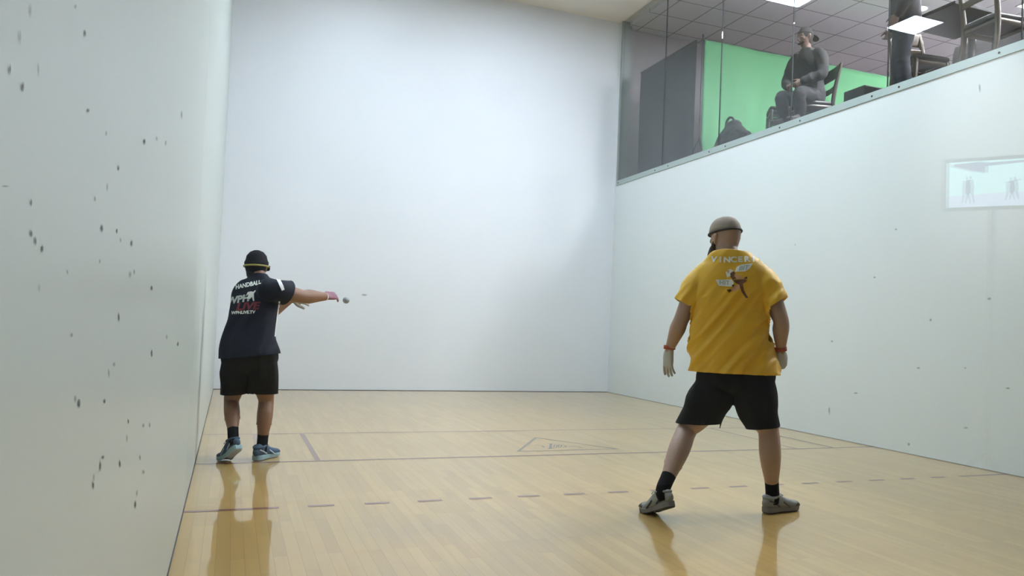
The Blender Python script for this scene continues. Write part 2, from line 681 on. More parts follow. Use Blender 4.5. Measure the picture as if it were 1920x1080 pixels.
# ------------------------------------------------------------------ court ceiling lights
M_lamp = mat('light_diffuser', (0.8, 0.8, 0.8), emit=(0.86, 0.97, 1.13), strength=COURT_LIGHT*1.08)
M_lampr = mat('dim_light_diffuser', (0.8, 0.8, 0.8), emit=(0.86, 0.97, 1.10), strength=COURT_LIGHT*0.85)
M_lampf = mat('front_light_diffuser', (0.8, 0.8, 0.8), emit=(0.86, 0.97, 1.15), strength=COURT_LIGHT*0.58)  # front row emission lowered to soften the hot spot on the front wall
M_lframe = mat('light_frame', (0.7, 0.7, 0.7), rough=0.5)
rows = (('front', 9.83), ('middle', 7.4), ('rear', 5.2))
for rn, y in rows:
    for sn, x in (('left', 1.83), ('right', 4.27)):
        t = empty('ceiling_light', (x, y, H))
        tag(t, 'square white court ceiling light, %s row, %s side' % (rn, sn), 'ceiling light', 'court ceiling lights')
        bm = bmesh.new()
        for a in range(4):
            R = Matrix.Rotation(a*PI/2, 4, 'Z')
            s = len(bm.verts)
            vs = box(bm, (-0.33, 0.305, -0.02), (0.33, 0.33, 0.0))
            for v in vs:
                v.co = (R @ v.co) + V((x, y, H))
        link('frame', bm, M_lframe, t, smooth=False)
        bm = bmesh.new()
        box(bm, (x-0.305, y-0.305, H-0.012), (x+0.305, y+0.305, H-0.004))
        link('diffuser', bm, {'front': M_lampf, 'middle': M_lamp, 'rear': M_lampr}[rn], t, smooth=False)

# ------------------------------------------------------------------ the gallery beyond the glass
GZ = 3.45
M_gfloor = mat('gallery_carpet', (0.26, 0.245, 0.26), rough=0.95, var=0.2, vscale=30)
M_gwall = mat('gallery_wall_paint', (0.36, 0.32, 0.325), rough=0.8, var=0.04)
GX1, GY0, GY1 = 12.6, 2.2, 12.08
bm = bmesh.new()
box(bm, (W+0.15, GY0, GZ-0.12), (GX1, GY1, GZ))
tag(link('floor_gallery', bm, M_gfloor, smooth=False), kind='structure')
bm = bmesh.new()
box(bm, (W+0.12, GY0, 6.2), (GX1, GY1, 6.3))
tag(link('ceiling_gallery', bm, tile_mat(), smooth=False), kind='structure')
bm = bmesh.new()
box(bm, (W+0.12, GY1, GZ-0.12), (GX1, GY1+0.1, 6.3))
tag(link('wall_gallery_end', bm, M_gwall, smooth=False), kind='structure')
bm = bmesh.new()
box(bm, (GX1, GY0, GZ-0.12), (GX1+0.1, GY1, 6.3))
tag(link('wall_gallery_back', bm, M_gwall, smooth=False), kind='structure')
bm = bmesh.new()
box(bm, (W+0.12, GY0-0.1, GZ-0.12), (GX1, GY0, 6.3))
tag(link('wall_gallery_near', bm, M_gwall, smooth=False), kind='structure')

M_glamp = mat('gallery_fill_diffuser', (0.8, 0.8, 0.8), emit=(1.0, 0.94, 1.0), strength=GALLERY_LIGHT)
for nm, x, y in (('over the green backdrop', 11.28, 8.2), ('over the near end', 8.25, 4.25), ('in the far corner', 11.28, 4.25), ('near the glass', 7.6, 6.3)):  # unseen panels added to brighten the gallery
    t = empty('gallery_fill_light', (x, y, 6.2))
    tag(t, 'added unseen gallery fill panel ' + nm, 'ceiling light', 'gallery fill panels')
    bm = bmesh.new()
    for vs in (((-0.3, -0.3), (0.3, -0.27)), ((-0.3, 0.27), (0.3, 0.3)), ((-0.3, -0.27), (-0.27, 0.27)), ((0.27, -0.27), (0.3, 0.27))):
        box(bm, (x+vs[0][0], y+vs[0][1], 6.185), (x+vs[1][0], y+vs[1][1], 6.2))
    link('frame', bm, M_lframe, t, smooth=False)
    bm = bmesh.new()
    box(bm, (x-0.27, y-0.27, 6.188), (x+0.27, y+0.27, 6.198))
    link('diffuser', bm, M_glamp, t, smooth=False)
t = empty('downlight', (9.812, 9.194, 6.2))
tag(t, 'small round white downlight in the gallery ceiling', 'ceiling light')
bm = bmesh.new()
bmesh.ops.create_cone(bm, cap_ends=True, segments=24, radius1=0.10, radius2=0.10, depth=0.012, matrix=Matrix.Translation((9.812, 9.194, 6.192)))
link('lens', bm, mat('downlight_lens', (0.9, 0.9, 0.9), emit=(1, 0.97, 0.95), strength=20), t)
bm = bmesh.new()
rr = tube(bm, [V((9.812+0.115*math.cos(a), 9.194+0.115*math.sin(a), 6.192)) for a in [2*PI*k/24 for k in range(25)]], [0.014]*25, side=V((0, 0, 1)), seg=8, sub=1, cap=False)
link('trim_ring', bm, M_lframe, t)


def cloth_panel(bm, a, b, z0, z1, amp, nfold, th=0.012, seed=0, sag=0.0, nz=24, nu=90):
    """hanging fabric between plan points a and b, with folds and thickness"""
    a, b = V(a), V(b)
    d = b-a
    n = V((-d.y, d.x, 0)).normalized()
    g = []
    for j in range(nz+1):
        row = []
        for i in range(nu+1):
            s = i/nu
            t = j/nz
            z = z0+(z1-z0)*t - sag*math.sin(PI*s)*t
            q = noise.noise(V((s*nfold+seed+0.6*t, t*0.8, seed)))+0.5*noise.noise(V((s*nfold*2.3+seed-t*1.5, t*1.7, 3+seed)))
            p = a+d*s
            co = V((p.x, p.y, z))+n*q*amp*(1.1-0.9*t)
            row.append(bm.verts.new(co))
        g.append(row)
    for j in range(nz):
        for i in range(nu):
            bm.faces.new((g[j][i], g[j][i+1], g[j+1][i+1], g[j+1][i]))
    solidify(bm, th)


BX, BY, BZ = 6.45, 9.99, 5.38
t = empty('green_screen_backdrop', (BX+1.8, BY, GZ))
tag(t, 'bright green fabric backdrop stretched across the gallery behind the seated man', 'backdrop')
M_green = mat('green_fabric', (0.085, 0.28, 0.125), rough=0.8, var=0.06, vscale=2)
bm = bmesh.new()
cloth_panel(bm, (BX+0.03, BY, 0), (BX+3.6, BY, 0), GZ+0.02, BZ, 0.09, 7, seed=2)
link('fabric', bm, M_green, t)
M_pole = mat('dark_pole_metal', (0.05, 0.05, 0.055), rough=0.4, metal=0.5)
bm = bmesh.new()
tube(bm, [(BX+0.02, BY+0.05, BZ+0.02), (BX+3.62, BY+0.05, BZ+0.02)], [0.016]*2, seg=10, sub=1)
link('crossbar', bm, M_pole, t)
for x in (BX+0.02, BX+3.62):
    bm = bmesh.new()
    tube(bm, [(x, BY+0.05, GZ+0.02), (x, BY+0.05, BZ+0.09)], [0.018, 0.014], seg=10, sub=1)
    for k in range(3):
        a = k*2*PI/3+0.4
        tube(bm, [(x, BY+0.05, GZ+0.5), (x+0.2*math.cos(a), BY+0.05+0.2*math.sin(a), GZ+0.02)], [0.01]*2, seg=8, sub=1)
    link('stand', bm, M_pole, t)
t = empty('black_curtain', (BX, BY+1, GZ))
tag(t, 'dark grey curtain hanging beside the green backdrop, close to the gallery glass', 'curtain')
M_black = mat('black_drape', (0.026, 0.028, 0.034), rough=0.85)
bm = bmesh.new()
cloth_panel(bm, (BX-0.06, BY+0.08, 0), (BX-0.06, 11.78, 0), GZ+0.02, BZ-0.01, 0.03, 5, seed=9)
link('fabric', bm, M_black, t)
bm = bmesh.new()
tube(bm, [(BX-0.06, BY+0.12, BZ+0.01), (BX-0.06, 11.80, BZ+0.01)], [0.016]*2, seg=10, sub=1)
link('crossbar', bm, M_pole, t)

M_dwood = mat('dark_chair_wood', (0.014, 0.009, 0.007), rough=0.35, var=0.3, vscale=9)
M_lwood = mat('brown_chair_wood', (0.055, 0.036, 0.022), rough=0.4, var=0.3, vscale=9)
M_seat = mat('black_vinyl_seat', (0.02, 0.02, 0.022), rough=0.5)


def bar_chair(name, label, x, y, ang, wood, seat_h=0.62, back_h=1.12, group=None):
    t = empty(name, (x, y, GZ))
    tag(t, label, 'chair', group)
    R = Matrix.Rotation(ang, 4, 'Z')

    def q(px, py, pz):
        return (R @ V((px, py, pz))) + V((x, y, GZ))
    side = R @ V((1, 0, 0))
    # seat
    bm = bmesh.new()
    tube(bm, [q(0, -0.19, seat_h), q(0, 0, seat_h-0.005), q(0, 0.2, seat_h)], [(0.20, 0.025), (0.215, 0.028), (0.22, 0.025)], side=side, seg=20, power=5, sub=3)
    link('seat', bm, M_seat, t)
    bm = bmesh.new()
    for a, b in (((-0.2, -0.18), (0.2, -0.18)), ((-0.2, 0.19), (0.2, 0.19)), ((-0.2, -0.18), (-0.2, 0.19)), ((0.2, -0.18), (0.2, 0.19))):
        tube(bm, [q(a[0], a[1], seat_h-0.055), q(b[0], b[1], seat_h-0.055)], [(0.011, 0.025)]*2, side=side if abs(a[0]-b[0]) < 0.01 else R @ V((0, 1, 0)), seg=8, sub=1, power=5)
    link('seat_frame', bm, wood, t)
    for sx in (-1, 1):
        bm = bmesh.new()
        tube(bm, [q(sx*0.21, 0.21, 0.0), q(sx*0.195, 0.19, seat_h-0.04)], [0.018, 0.022], side=side, seg=10, sub=1, power=4)
        link('front_leg', bm, wood, t)
        bm = bmesh.new()
        tube(bm, [q(sx*0.21, -0.25, 0.0), q(sx*0.20, -0.19, seat_h*0.6), q(sx*0.195, -0.18, seat_h), q(sx*0.20, -0.215, seat_h+0.25), q(sx*0.21, -0.27, back_h)],
             [(0.018, 0.016), (0.02, 0.022), (0.02, 0.024), (0.018, 0.022), (0.016, 0.016)], side=side, seg=10, sub=3, power=4)
        link('rear_post', bm, wood, t)
        bm = bmesh.new()
        tube(bm, [q(sx*0.2, 0.2, 0.24), q(sx*0.2, -0.22, 0.24)], [0.012]*2, side=side, seg=8, sub=1)
        link('stretcher', bm, wood, t)
    bm = bmesh.new()
    tube(bm, [q(-0.2, 0.205, 0.17), q(0.2, 0.205, 0.17)], [0.014]*2, side=R @ V((0, 1, 0)), seg=8, sub=1)
    link('foot_rail', bm, wood, t)
    bm = bmesh.new()
    zt = back_h-0.075
    tube(bm, [q(-0.205, -0.255, zt), q(0, -0.285, zt+0.012), q(0.205, -0.255, zt)], [(0.011, 0.075)]*3, side=R @ V((0, 1, 0)), seg=14, sub=4, power=4)
    link('top_rail', bm, wood, t)
    bm = bmesh.new()
    zt = seat_h+0.2
    tube(bm, [q(-0.2, -0.205, zt), q(0, -0.23, zt), q(0.2, -0.205, zt)], [(0.010, 0.035)]*3, side=R @ V((0, 1, 0)), seg=12, sub=4, power=4)
    link('back_slat', bm, wood, t)
    return t


bar_chair('bar_chair', 'dark wooden bar chair the capped man sits on, by the gallery glass', 6.82, 8.02, math.radians(75), M_dwood, seat_h=0.50, back_h=1.0)
bar_chair('bar_chair', 'dark wooden bar chair left of the seated man, in front of the green backdrop', 6.95, 8.72, math.radians(60), M_dwood)
bar_chair('bar_chair', 'brown wooden bar chair just behind the standing person in the gallery', 6.98, 6.50, math.radians(172), M_lwood, back_h=1.05)
bar_chair('bar_chair', 'brown wooden bar chair with its back to the glass, right of the table', 6.74, 5.38, math.radians(-95), M_lwood, back_h=1.16)
bar_chair('bar_chair', 'dark bar chair at the right end of the gallery table', 7.25, 4.72, math.radians(-10), M_dwood, back_h=1.2)

t = empty('bar_table', (7.26, 6.22, GZ))
tag(t, 'high square table with a dark top seen from below in the gallery', 'table')
bm = bmesh.new()
box(bm, (6.76, 5.86, GZ+1.00), (7.56, 6.56, GZ+1.035), bev=0.006)
link('table_top', bm, mat('dark_table_top', (0.012, 0.012, 0.013), rough=0.4), t, smooth=False)
bm = bmesh.new()
tube(bm, [(7.36, 6.16, GZ+0.03), (7.36, 6.16, GZ+1.0)], [0.04, 0.04], seg=14, sub=1)
link('pedestal', bm, M_pole, t)
bm = bmesh.new()
bmesh.ops.create_cone(bm, cap_ends=True, segments=28, radius1=0.20, radius2=0.18, depth=0.025, matrix=Matrix.Translation((7.36, 6.16, GZ+0.0125)))
link('base', bm, M_pole, t, smooth=False)

t = empty('dark_stand_in', (7.95, 5.9, GZ))  # bench shape added to stand for an unclear dark mass
tag(t, 'added dark bench shape filling an unclear dark area behind the gallery table', 'bench')
M_standin = mat('dark_stand_in_vinyl', (0.014, 0.011, 0.014), rough=0.7)
bm = bmesh.new()
tube(bm, [(8.06, 4.7, GZ+0.56), (8.06, 6.95, GZ+0.56)], [(0.06, 0.56)]*2, side=V((1, 0, 0)), seg=24, sub=6, power=8)
link('backrest', bm, M_standin, t)
bm = bmesh.new()
tube(bm, [(7.86, 4.72, GZ+0.44), (7.86, 6.93, GZ+0.44)], [(0.22, 0.06)]*2, side=V((1, 0, 0)), seg=24, sub=6, power=6)
link('seat', bm, M_standin, t)
bm = bmesh.new()
box(bm, (7.72, 4.75, GZ), (8.02, 6.9, GZ+0.39))
link('base', bm, M_dwood, t, smooth=False)

t = empty('equipment_case', (6.57, 6.86, GZ))
tag(t, 'black equipment case on the gallery floor left of the standing person', 'case')
bm = bmesh.new()
box(bm, (6.42, 6.70, GZ), (6.72, 7.02, GZ+0.36), bev=0.012)
link('body', bm, mat('case_black', (0.008, 0.008, 0.009), rough=0.5), t, smooth=False)
bm = bmesh.new()
tube(bm, [(6.50, 6.86, GZ+0.365), (6.51, 6.86, GZ+0.385), (6.62, 6.86, GZ+0.385), (6.63, 6.86, GZ+0.365)], [0.008]*4, side=V((0, 1, 0)), seg=8)
link('handle', bm, M_pole, t)

# black camera bag on the gallery floor
t = empty('camera_bag', (6.62, 9.42, GZ))
tag(t, 'bulky black camera bag with a top loop in front of the green backdrop', 'bag')
M_bag = mat('black_nylon', (0.008, 0.008, 0.010), rough=0.7, bump=0.4, bscale=30)
bm = bmesh.new()
tube(bm, [(6.62, 9.42, GZ+0.03), (6.62, 9.42, GZ+0.25), (6.63, 9.43, GZ+0.42), (6.64, 9.44, GZ+0.53)], [(0.31, 0.17), (0.33, 0.18), (0.24, 0.15), (0.14, 0.10)], side=V((0, 1, 0)), seg=20, power=3)
tube(bm, [(6.60, 9.78, GZ+0.05), (6.60, 9.78, GZ+0.24)], [(0.09, 0.13), (0.08, 0.11)], side=V((0, 1, 0)), power=3)
tube(bm, [(6.56, 9.06, GZ+0.10), (6.56, 9.04, GZ+0.32)], [(0.09, 0.11), (0.07, 0.09)], side=V((0, 1, 0)), power=3)
bm = remesh(bm, 0.014, 3)
for v in bm.verts:
    v.co += V((1, 1, 0.6))*noise.noise(v.co*9)*0.02
link('body', bm, M_bag, t)
bm = bmesh.new()
tube(bm, [(6.60, 9.56, GZ+0.50), (6.60, 9.55, GZ+0.62), (6.60, 9.47, GZ+0.67), (6.60, 9.38, GZ+0.62), (6.60, 9.37, GZ+0.50)], [0.018]*5, side=V((1, 0, 0)), seg=10)
link('loop_handle', bm, M_bag, t)
bm = bmesh.new()
tube(bm, [(6.47, 9.1, GZ+0.40), (6.45, 8.95, GZ+0.33), (6.44, 8.86, GZ+0.29)], [0.022, 0.028, 0.02], side=V((1, 0, 0)), seg=10)
link('strap', bm, M_bag, t)

# ------------------------------------------------------------------ lobby behind the glass, on the camera's side
M_lob = mat('lobby_wall_paint', (0.22, 0.23, 0.235), rough=0.8)
M_lobd = mat('lobby_side_paint', (0.08, 0.085, 0.09), rough=0.8)
bm = bmesh.new()
box(bm, (-0.14, -4.6, 0), (9.6, -4.5, H))
tag(link('wall_lobby', bm, M_lob, smooth=False), kind='structure')
bm = bmesh.new()
box(bm, (9.5, -4.5, 0), (9.6, 0.1, H))
tag(link('wall_lobby_side', bm, M_lobd, smooth=False), kind='structure')
bm = bmesh.new()
box(bm, (W+0.15, 0.05, 0), (9.6, 0.15, H))
tag(link('wall_lobby_front', bm, M_lobd, smooth=False), kind='structure')
bm = bmesh.new()
box(bm, (-0.14, -4.5, H), (9.6, 0.0, H+0.1))
tag(link('ceiling_lobby', bm, M_lobd, smooth=False), kind='structure')
bm = bmesh.new()
box(bm, (-0.14, -4.6, -0.02), (9.6, 0.0, -0.001))
tag(link('floor_lobby', bm, mat('lobby_carpet', (0.07, 0.07, 0.08), rough=0.95), smooth=False), kind='structure')
# unseen spot added so the lit lobby wall reflects as a bright patch
t = empty('added_spot', (6.0, -1.7, 4.5))
tag(t, 'added unseen spot lamp lighting a lobby wall patch for its reflection', 'lamp')
aim = V((6.05, -4.5, 2.75))-V((6.0, -1.7, 4.5))
qa = aim.to_track_quat('-Z', 'Y')
bm = bmesh.new()
bmesh.ops.create_cone(bm, cap_ends=True, segments=20, radius1=0.06, radius2=0.06, depth=0.16, matrix=Matrix.Translation(V((6.0, -1.7, 4.5))-aim.normalized()*0.10) @ qa.to_matrix().to_4x4())
link('housing', bm, M_pole, t)
bm = bmesh.new()
tube(bm, [V((6.0, -1.7, 4.5))-aim.normalized()*0.1, (6.0, -1.65, 4.75), (6.0, -1.65, H)], [0.012]*3, seg=8, sub=1)
link('drop_rod', bm, M_pole, t)
ld = bpy.data.lights.new('spot_beam', 'SPOT')
ld.energy = 2700
ld.spot_size = math.radians(36)
ld.spot_blend = 1.0
ld.shadow_soft_size = 0.05
lo = bpy.data.objects.new('spot_beam', ld)
col.objects.link(lo)
lo.parent = t
lo.rotation_euler = qa.to_euler()
# monitor on a stand, angled towards the glass
n = V((-0.775, 0.615, -0.14)).normalized()
rx = V((0.615, 0.775, 0)).normalized()
uy = n.cross(rx)
if uy.z < 0:
    uy = -uy
mc = V((4.091, -2.928, 1.945))
t = empty('monitor', (mc.x, mc.y, 0))
tag(t, 'flat monitor on a tall stand showing the court, mirrored in the glass', 'monitor')


def mp_(a, b, c=0.0):
    return mc+rx*a+uy*b+n*c


def slab(bm, a0, b0, a1, b1, c0, c1, mi=0):
    P = [mp_(a0, b0, c0), mp_(a1, b0, c0), mp_(a1, b1, c0), mp_(a0, b1, c0), mp_(a0, b0, c1), mp_(a1, b0, c1), mp_(a1, b1, c1), mp_(a0, b1, c1)]
    vs = [bm.verts.new(p) for p in P]
    for f in ((0, 1, 2, 3), (4, 5, 6, 7), (0, 1, 5, 4), (1, 2, 6, 5), (2, 3, 7, 6), (3, 0, 4, 7)):
        bm.faces.new([vs[i] for i in f]).material_index = mi
    bmesh.ops.recalc_face_normals(bm, faces=bm.faces)


bm = bmesh.new()
slab(bm, -0.25, -0.145, 0.25, 0.15, -0.04, 0.0)
link('bezel', bm, mat('monitor_bezel', (0.10, 0.10, 0.10), rough=0.4), t, smooth=False)
M_s0 = mat('screen_court_white', (0, 0, 0), emit=(0.62, 1.0, 1.05), strength=2.7)
M_s1 = mat('screen_court_floor', (0, 0, 0), emit=(0.75, 0.86, 1.15), strength=2.3)
M_s2 = mat('screen_figures', (0, 0, 0), emit=(0.36, 0.55, 0.95), strength=0.9)
bm = bmesh.new()
slab(bm, -0.225, -0.125, 0.225, 0.13, 0.0005, 0.002, 0)
c0 = 0.003


def sp(pts, mi):
    f = bm.faces.new([bm.verts.new(mp_(a, b, c0+0.0004*mi)) for a, b in pts])
    f.material_index = mi


sp([(-0.225, -0.125), (0.225, -0.125), (0.225, -0.045), (-0.225, -0.06)], 1)
sp([(-0.205, 0.118), (-0.06, 0.125), (-0.02, 0.118), (0.18, 0.122), (0.2, 0.112), (-0.03, 0.10), (-0.03, 0.06), (-0.09, 0.072), (-0.2, 0.105)], 2)
for cx, cz, h, arm in ((-0.118, 0.03, 0.135, 0), (0.098, 0.012, 0.105, 1)):
    hh = h
    sp([(cx-0.006, cz), (cx+0.006, cz), (cx+0.007, cz+0.014), (cx, cz+0.02), (cx-0.007, cz+0.014)], 2)
    sp([(cx-0.02, cz-0.004), (cx+0.014, cz-0.002), (cx+0.02, cz-hh*0.4), (cx+0.016, cz-hh*0.6), (cx-0.022, cz-hh*0.6), (cx-0.024, cz-hh*0.35)], 2)
    sp([(cx-0.020, cz-hh*0.6), (cx-0.006, cz-hh*0.6), (cx-0.02, cz-hh), (cx-0.028, cz-hh)], 2)
    sp([(cx+0.002, cz-hh*0.6), (cx+0.016, cz-hh*0.6), (cx+0.024, cz-hh), (cx+0.016, cz-hh)], 2)
    if arm:
        sp([(cx-0.03, cz-0.006), (cx+0.03, cz+0.006), (cx+0.03, cz+0.001), (cx-0.03, cz-0.013)], 2)
link('screen', bm, [M_s0, M_s1, M_s2], t, smooth=False)
bm = bmesh.new()
tube(bm, [mp_(0, -0.02, -0.05), mp_(0, -0.2, -0.06), (mc.x+0.05, mc.y-0.04, 0.5), (mc.x+0.05, mc.y-0.04, 0.03)], [0.012]*4, seg=10, sub=1)
for k in range(3):
    a = k*2*PI/3
    tube(bm, [(mc.x+0.05, mc.y-0.04, 0.45), (mc.x+0.05+0.4*math.cos(a), mc.y-0.04+0.4*math.sin(a), 0.012)], [0.012]*2, seg=8, sub=1)
link('stand', bm, M_pole, t)

# ------------------------------------------------------------------ people


def px_at(px, py, origin, fwd, w=0.0):
    """point of the sight line on the upright plane through origin (+w along fwd)"""
    d = _F + _R*((px-960-SX)/FPX) - _U*((py-540-SY)/FPX)
    f = V(fwd)
    t = ((V(origin)+f*w-CAM).dot(f))/d.dot(f)
    return CAM+d*t


def yawv(deg):
    """unit forward vector turned clockwise from +Y"""
    a = math.radians(deg)
    return V((math.sin(a), math.cos(a), 0))


def hand_mesh(bm, wr, d, nrm, thumb, curl=0.35, sc=1.0, infl=0.0, spread=1.0, fingers=(1, 1, 1, 1)):
    """palm, four separate bent fingers and a thumb; d from wrist to knuckles, nrm out of the back of the hand, thumb = +-1 side"""
    wr, d, nrm = V(wr), V(d).normalized(), V(nrm)
    nrm = (nrm-d*nrm.dot(d)).normalized()
    s = d.cross(nrm)*thumb
    L = 0.092*sc
    tube(bm, [wr-d*0.02, wr+d*L*0.35, wr+d*L*0.75, wr+d*L], [(0.026*sc+infl, 0.019*sc+infl), (0.034*sc+infl, 0.017*sc+infl), (0.041*sc+infl, 0.015*sc+infl), (0.040*sc+infl, 0.012*sc+infl)], side=s, seg=18, power=2.4)
    for i in range(4):
        off = (1.5-i)*0.0222*sc
        ln = (0.071, 0.080, 0.074, 0.058)[i]*sc
        r = (0.0085, 0.009, 0.0085, 0.0075)[i]*sc+infl*0.3
        p = wr+d*(L*0.93)+s*off
        c = curl*(1.0+0.18*i)*fingers[i]
        dd = (d+s*off*5.0*spread).normalized()
        pts = [p-d*0.012, p]
        rad = [r*1.05, r*1.08]
        a = 0.0
        for k, fr in enumerate((0.45, 0.31, 0.24)):
            a += c*(0.9, 1.1, 0.7)[k]
            vv = dd*math.cos(a) - nrm*math.sin(a)
            p = p+vv*ln*fr
            pts.append(p)
            rad.append(r*(1.0, 0.95, 0.82)[k])
        tube(bm, pts, rad, side=s, seg=12, sub=3)
    r = 0.0105*sc+infl*0.8
    p = wr+d*0.018*sc+s*0.022*sc
    v1 = (d*0.62+s*0.62-nrm*0.3).normalized()
    v2 = (d*0.9+s*0.30-nrm*0.3).normalized()
    p1 = p+v1*0.042*sc
    p2 = p1+v2*0.034*sc
    p3 = p2+v2*0.026*sc-nrm*0.004
    tube(bm, [p, p1, p2, p3], [r*1.35, r*1.12, r, r*0.85], side=nrm, seg=12, sub=3)


def head_mesh(bm, c, f, up=V((0, 0, 1)), sc=1.0, face=True):
    """skull, jaw, brow, nose, lips and ears; c = head centre, f = way the face looks"""
    f = V(f).normalized()
    up = (V(up)-f*V(up).dot(f)).normalized()
    r = f.cross(up)
    c = V(c)
    sl = [(-.106, .020, .018, .058), (-.096, .038, .036, .050), (-.075, .053, .062, .026), (-.040, .064, .085, .008), (0.0, .073, .096, 0), (.040, .076, .098, -.004), (.066, .066, .088, -.005), (.084, .046, .062, -.007)]
    tube(bm, [c+up*z*sc+f*y*sc for z, a, b, y in sl], [(a*sc, b*sc) for z, a, b, y in sl], side=r, seg=22, sub=3)
    q = lambda x, y, z: c+(r*x+f*y+up*z)*sc
    tube(bm, [q(0, .092, .022), q(0, .104, -.004), q(0, .112, -.024), q(0, .094, -.034)], [.008*sc, .010*sc, .014*sc, .010*sc], side=r, seg=10)
    tube(bm, [q(-.045, .074, .030), q(0, .091, .034), q(.045, .074, .030)], [.011*sc]*3, side=up, seg=10)
    tube(bm, [q(-.024, .078, -.055), q(0, .087, -.053), q(.024, .078, -.055)], [.006*sc, .008*sc, .006*sc], side=up, seg=8)
    tube(bm, [q(-.022, .076, -.066), q(0, .084, -.067), q(.022, .076, -.066)], [.006*sc, .009*sc, .006*sc], side=up, seg=8)
    for sx in (-1, 1):
        tube(bm, [q(sx*.074, -.002, -.032), q(sx*.080, -.008, -.012), q(sx*.084, -.014, .010), q(sx*.078, -.012, .026)], [(.009*sc, .006*sc), (.013*sc, .007*sc), (.018*sc, .008*sc), (.010*sc, .006*sc)], side=f, seg=10)
        ell(bm, q(sx*.040, .062, -.012), (.020*sc, .020*sc, .018*sc))
    return q


def eyes(parent, q, sc=1.0):
    m = mat('eye_white', (0.35, 0.34, 0.33), rough=0.2)
    m2 = mat('iris_dark', (0.03, 0.02, 0.015), rough=0.2)
    for sx in (-1, 1):
        bm = bmesh.new()
        ell(bm, q(sx*.031, .0765, .006), (.0115*sc, .0115*sc, .008*sc), mi=0)
        ell(bm, q(sx*.031, .0845, .006), (.0055*sc,)*3, mi=1)
        link('eye', bm, [m, m2], parent)


def arm_mesh(bm, sh, el, wr, k=1.0, infl=0.0, side=None):
    sh, el, wr = V(sh), V(el), V(wr)
    u = el-sh
    fo = wr-el
    tube(bm, [sh-u.normalized()*0.02, sh+u*0.25, sh+u*0.6, el, el+fo*0.3, el+fo*0.7, wr], [(.062*min(k, 1)+infl), (.058*min(k, 1)+infl), (.053*min(k, 1.06)+infl), (.043*k+infl), (.046*k+infl), (.034*k+infl), (.026*k+infl)], side=side or V((0, 0, 1)).cross(u), seg=16, sub=3)


def leg_mesh(bm, hip, kn, an, k=1.0, side=V((1, 0, 0)), back=V((0, -1, 0))):
    hip, kn, an = V(hip), V(kn), V(an)
    u = kn-hip
    c = an-kn
    tube(bm, [hip, hip+u*0.35, hip+u*0.75, kn, kn+c*0.28+back*0.018*k, kn+c*0.5+back*0.014*k, kn+c*0.8, an], [(.092*k, .098*k), (.086*k, .092*k), (.066*k, .068*k), (.056*k, .060*k), (.058*k, .064*k), (.052*k, .057*k), (.036*k, .040*k), (.034*k, .042*k)], side=side, seg=18, sub=3)


def foot_mesh(bm, an, heel, toe, up=V((0, 0, 1))):
    an, heel, toe = V(an), V(heel), V(toe)
    d = toe-heel
    s = d.cross(up).normalized()
    tube(bm, [heel+up*.055+d*.16, heel+up*.055+d*.3, heel+up*.045+d*.6, heel+up*.03+d*.88], [(.022, .020), (.025, .026), (.029, .018), (.020, .012)], side=s, seg=14)
    tube(bm, [an, heel+up*.05+d*.2], [.034, .026], side=s, seg=14)


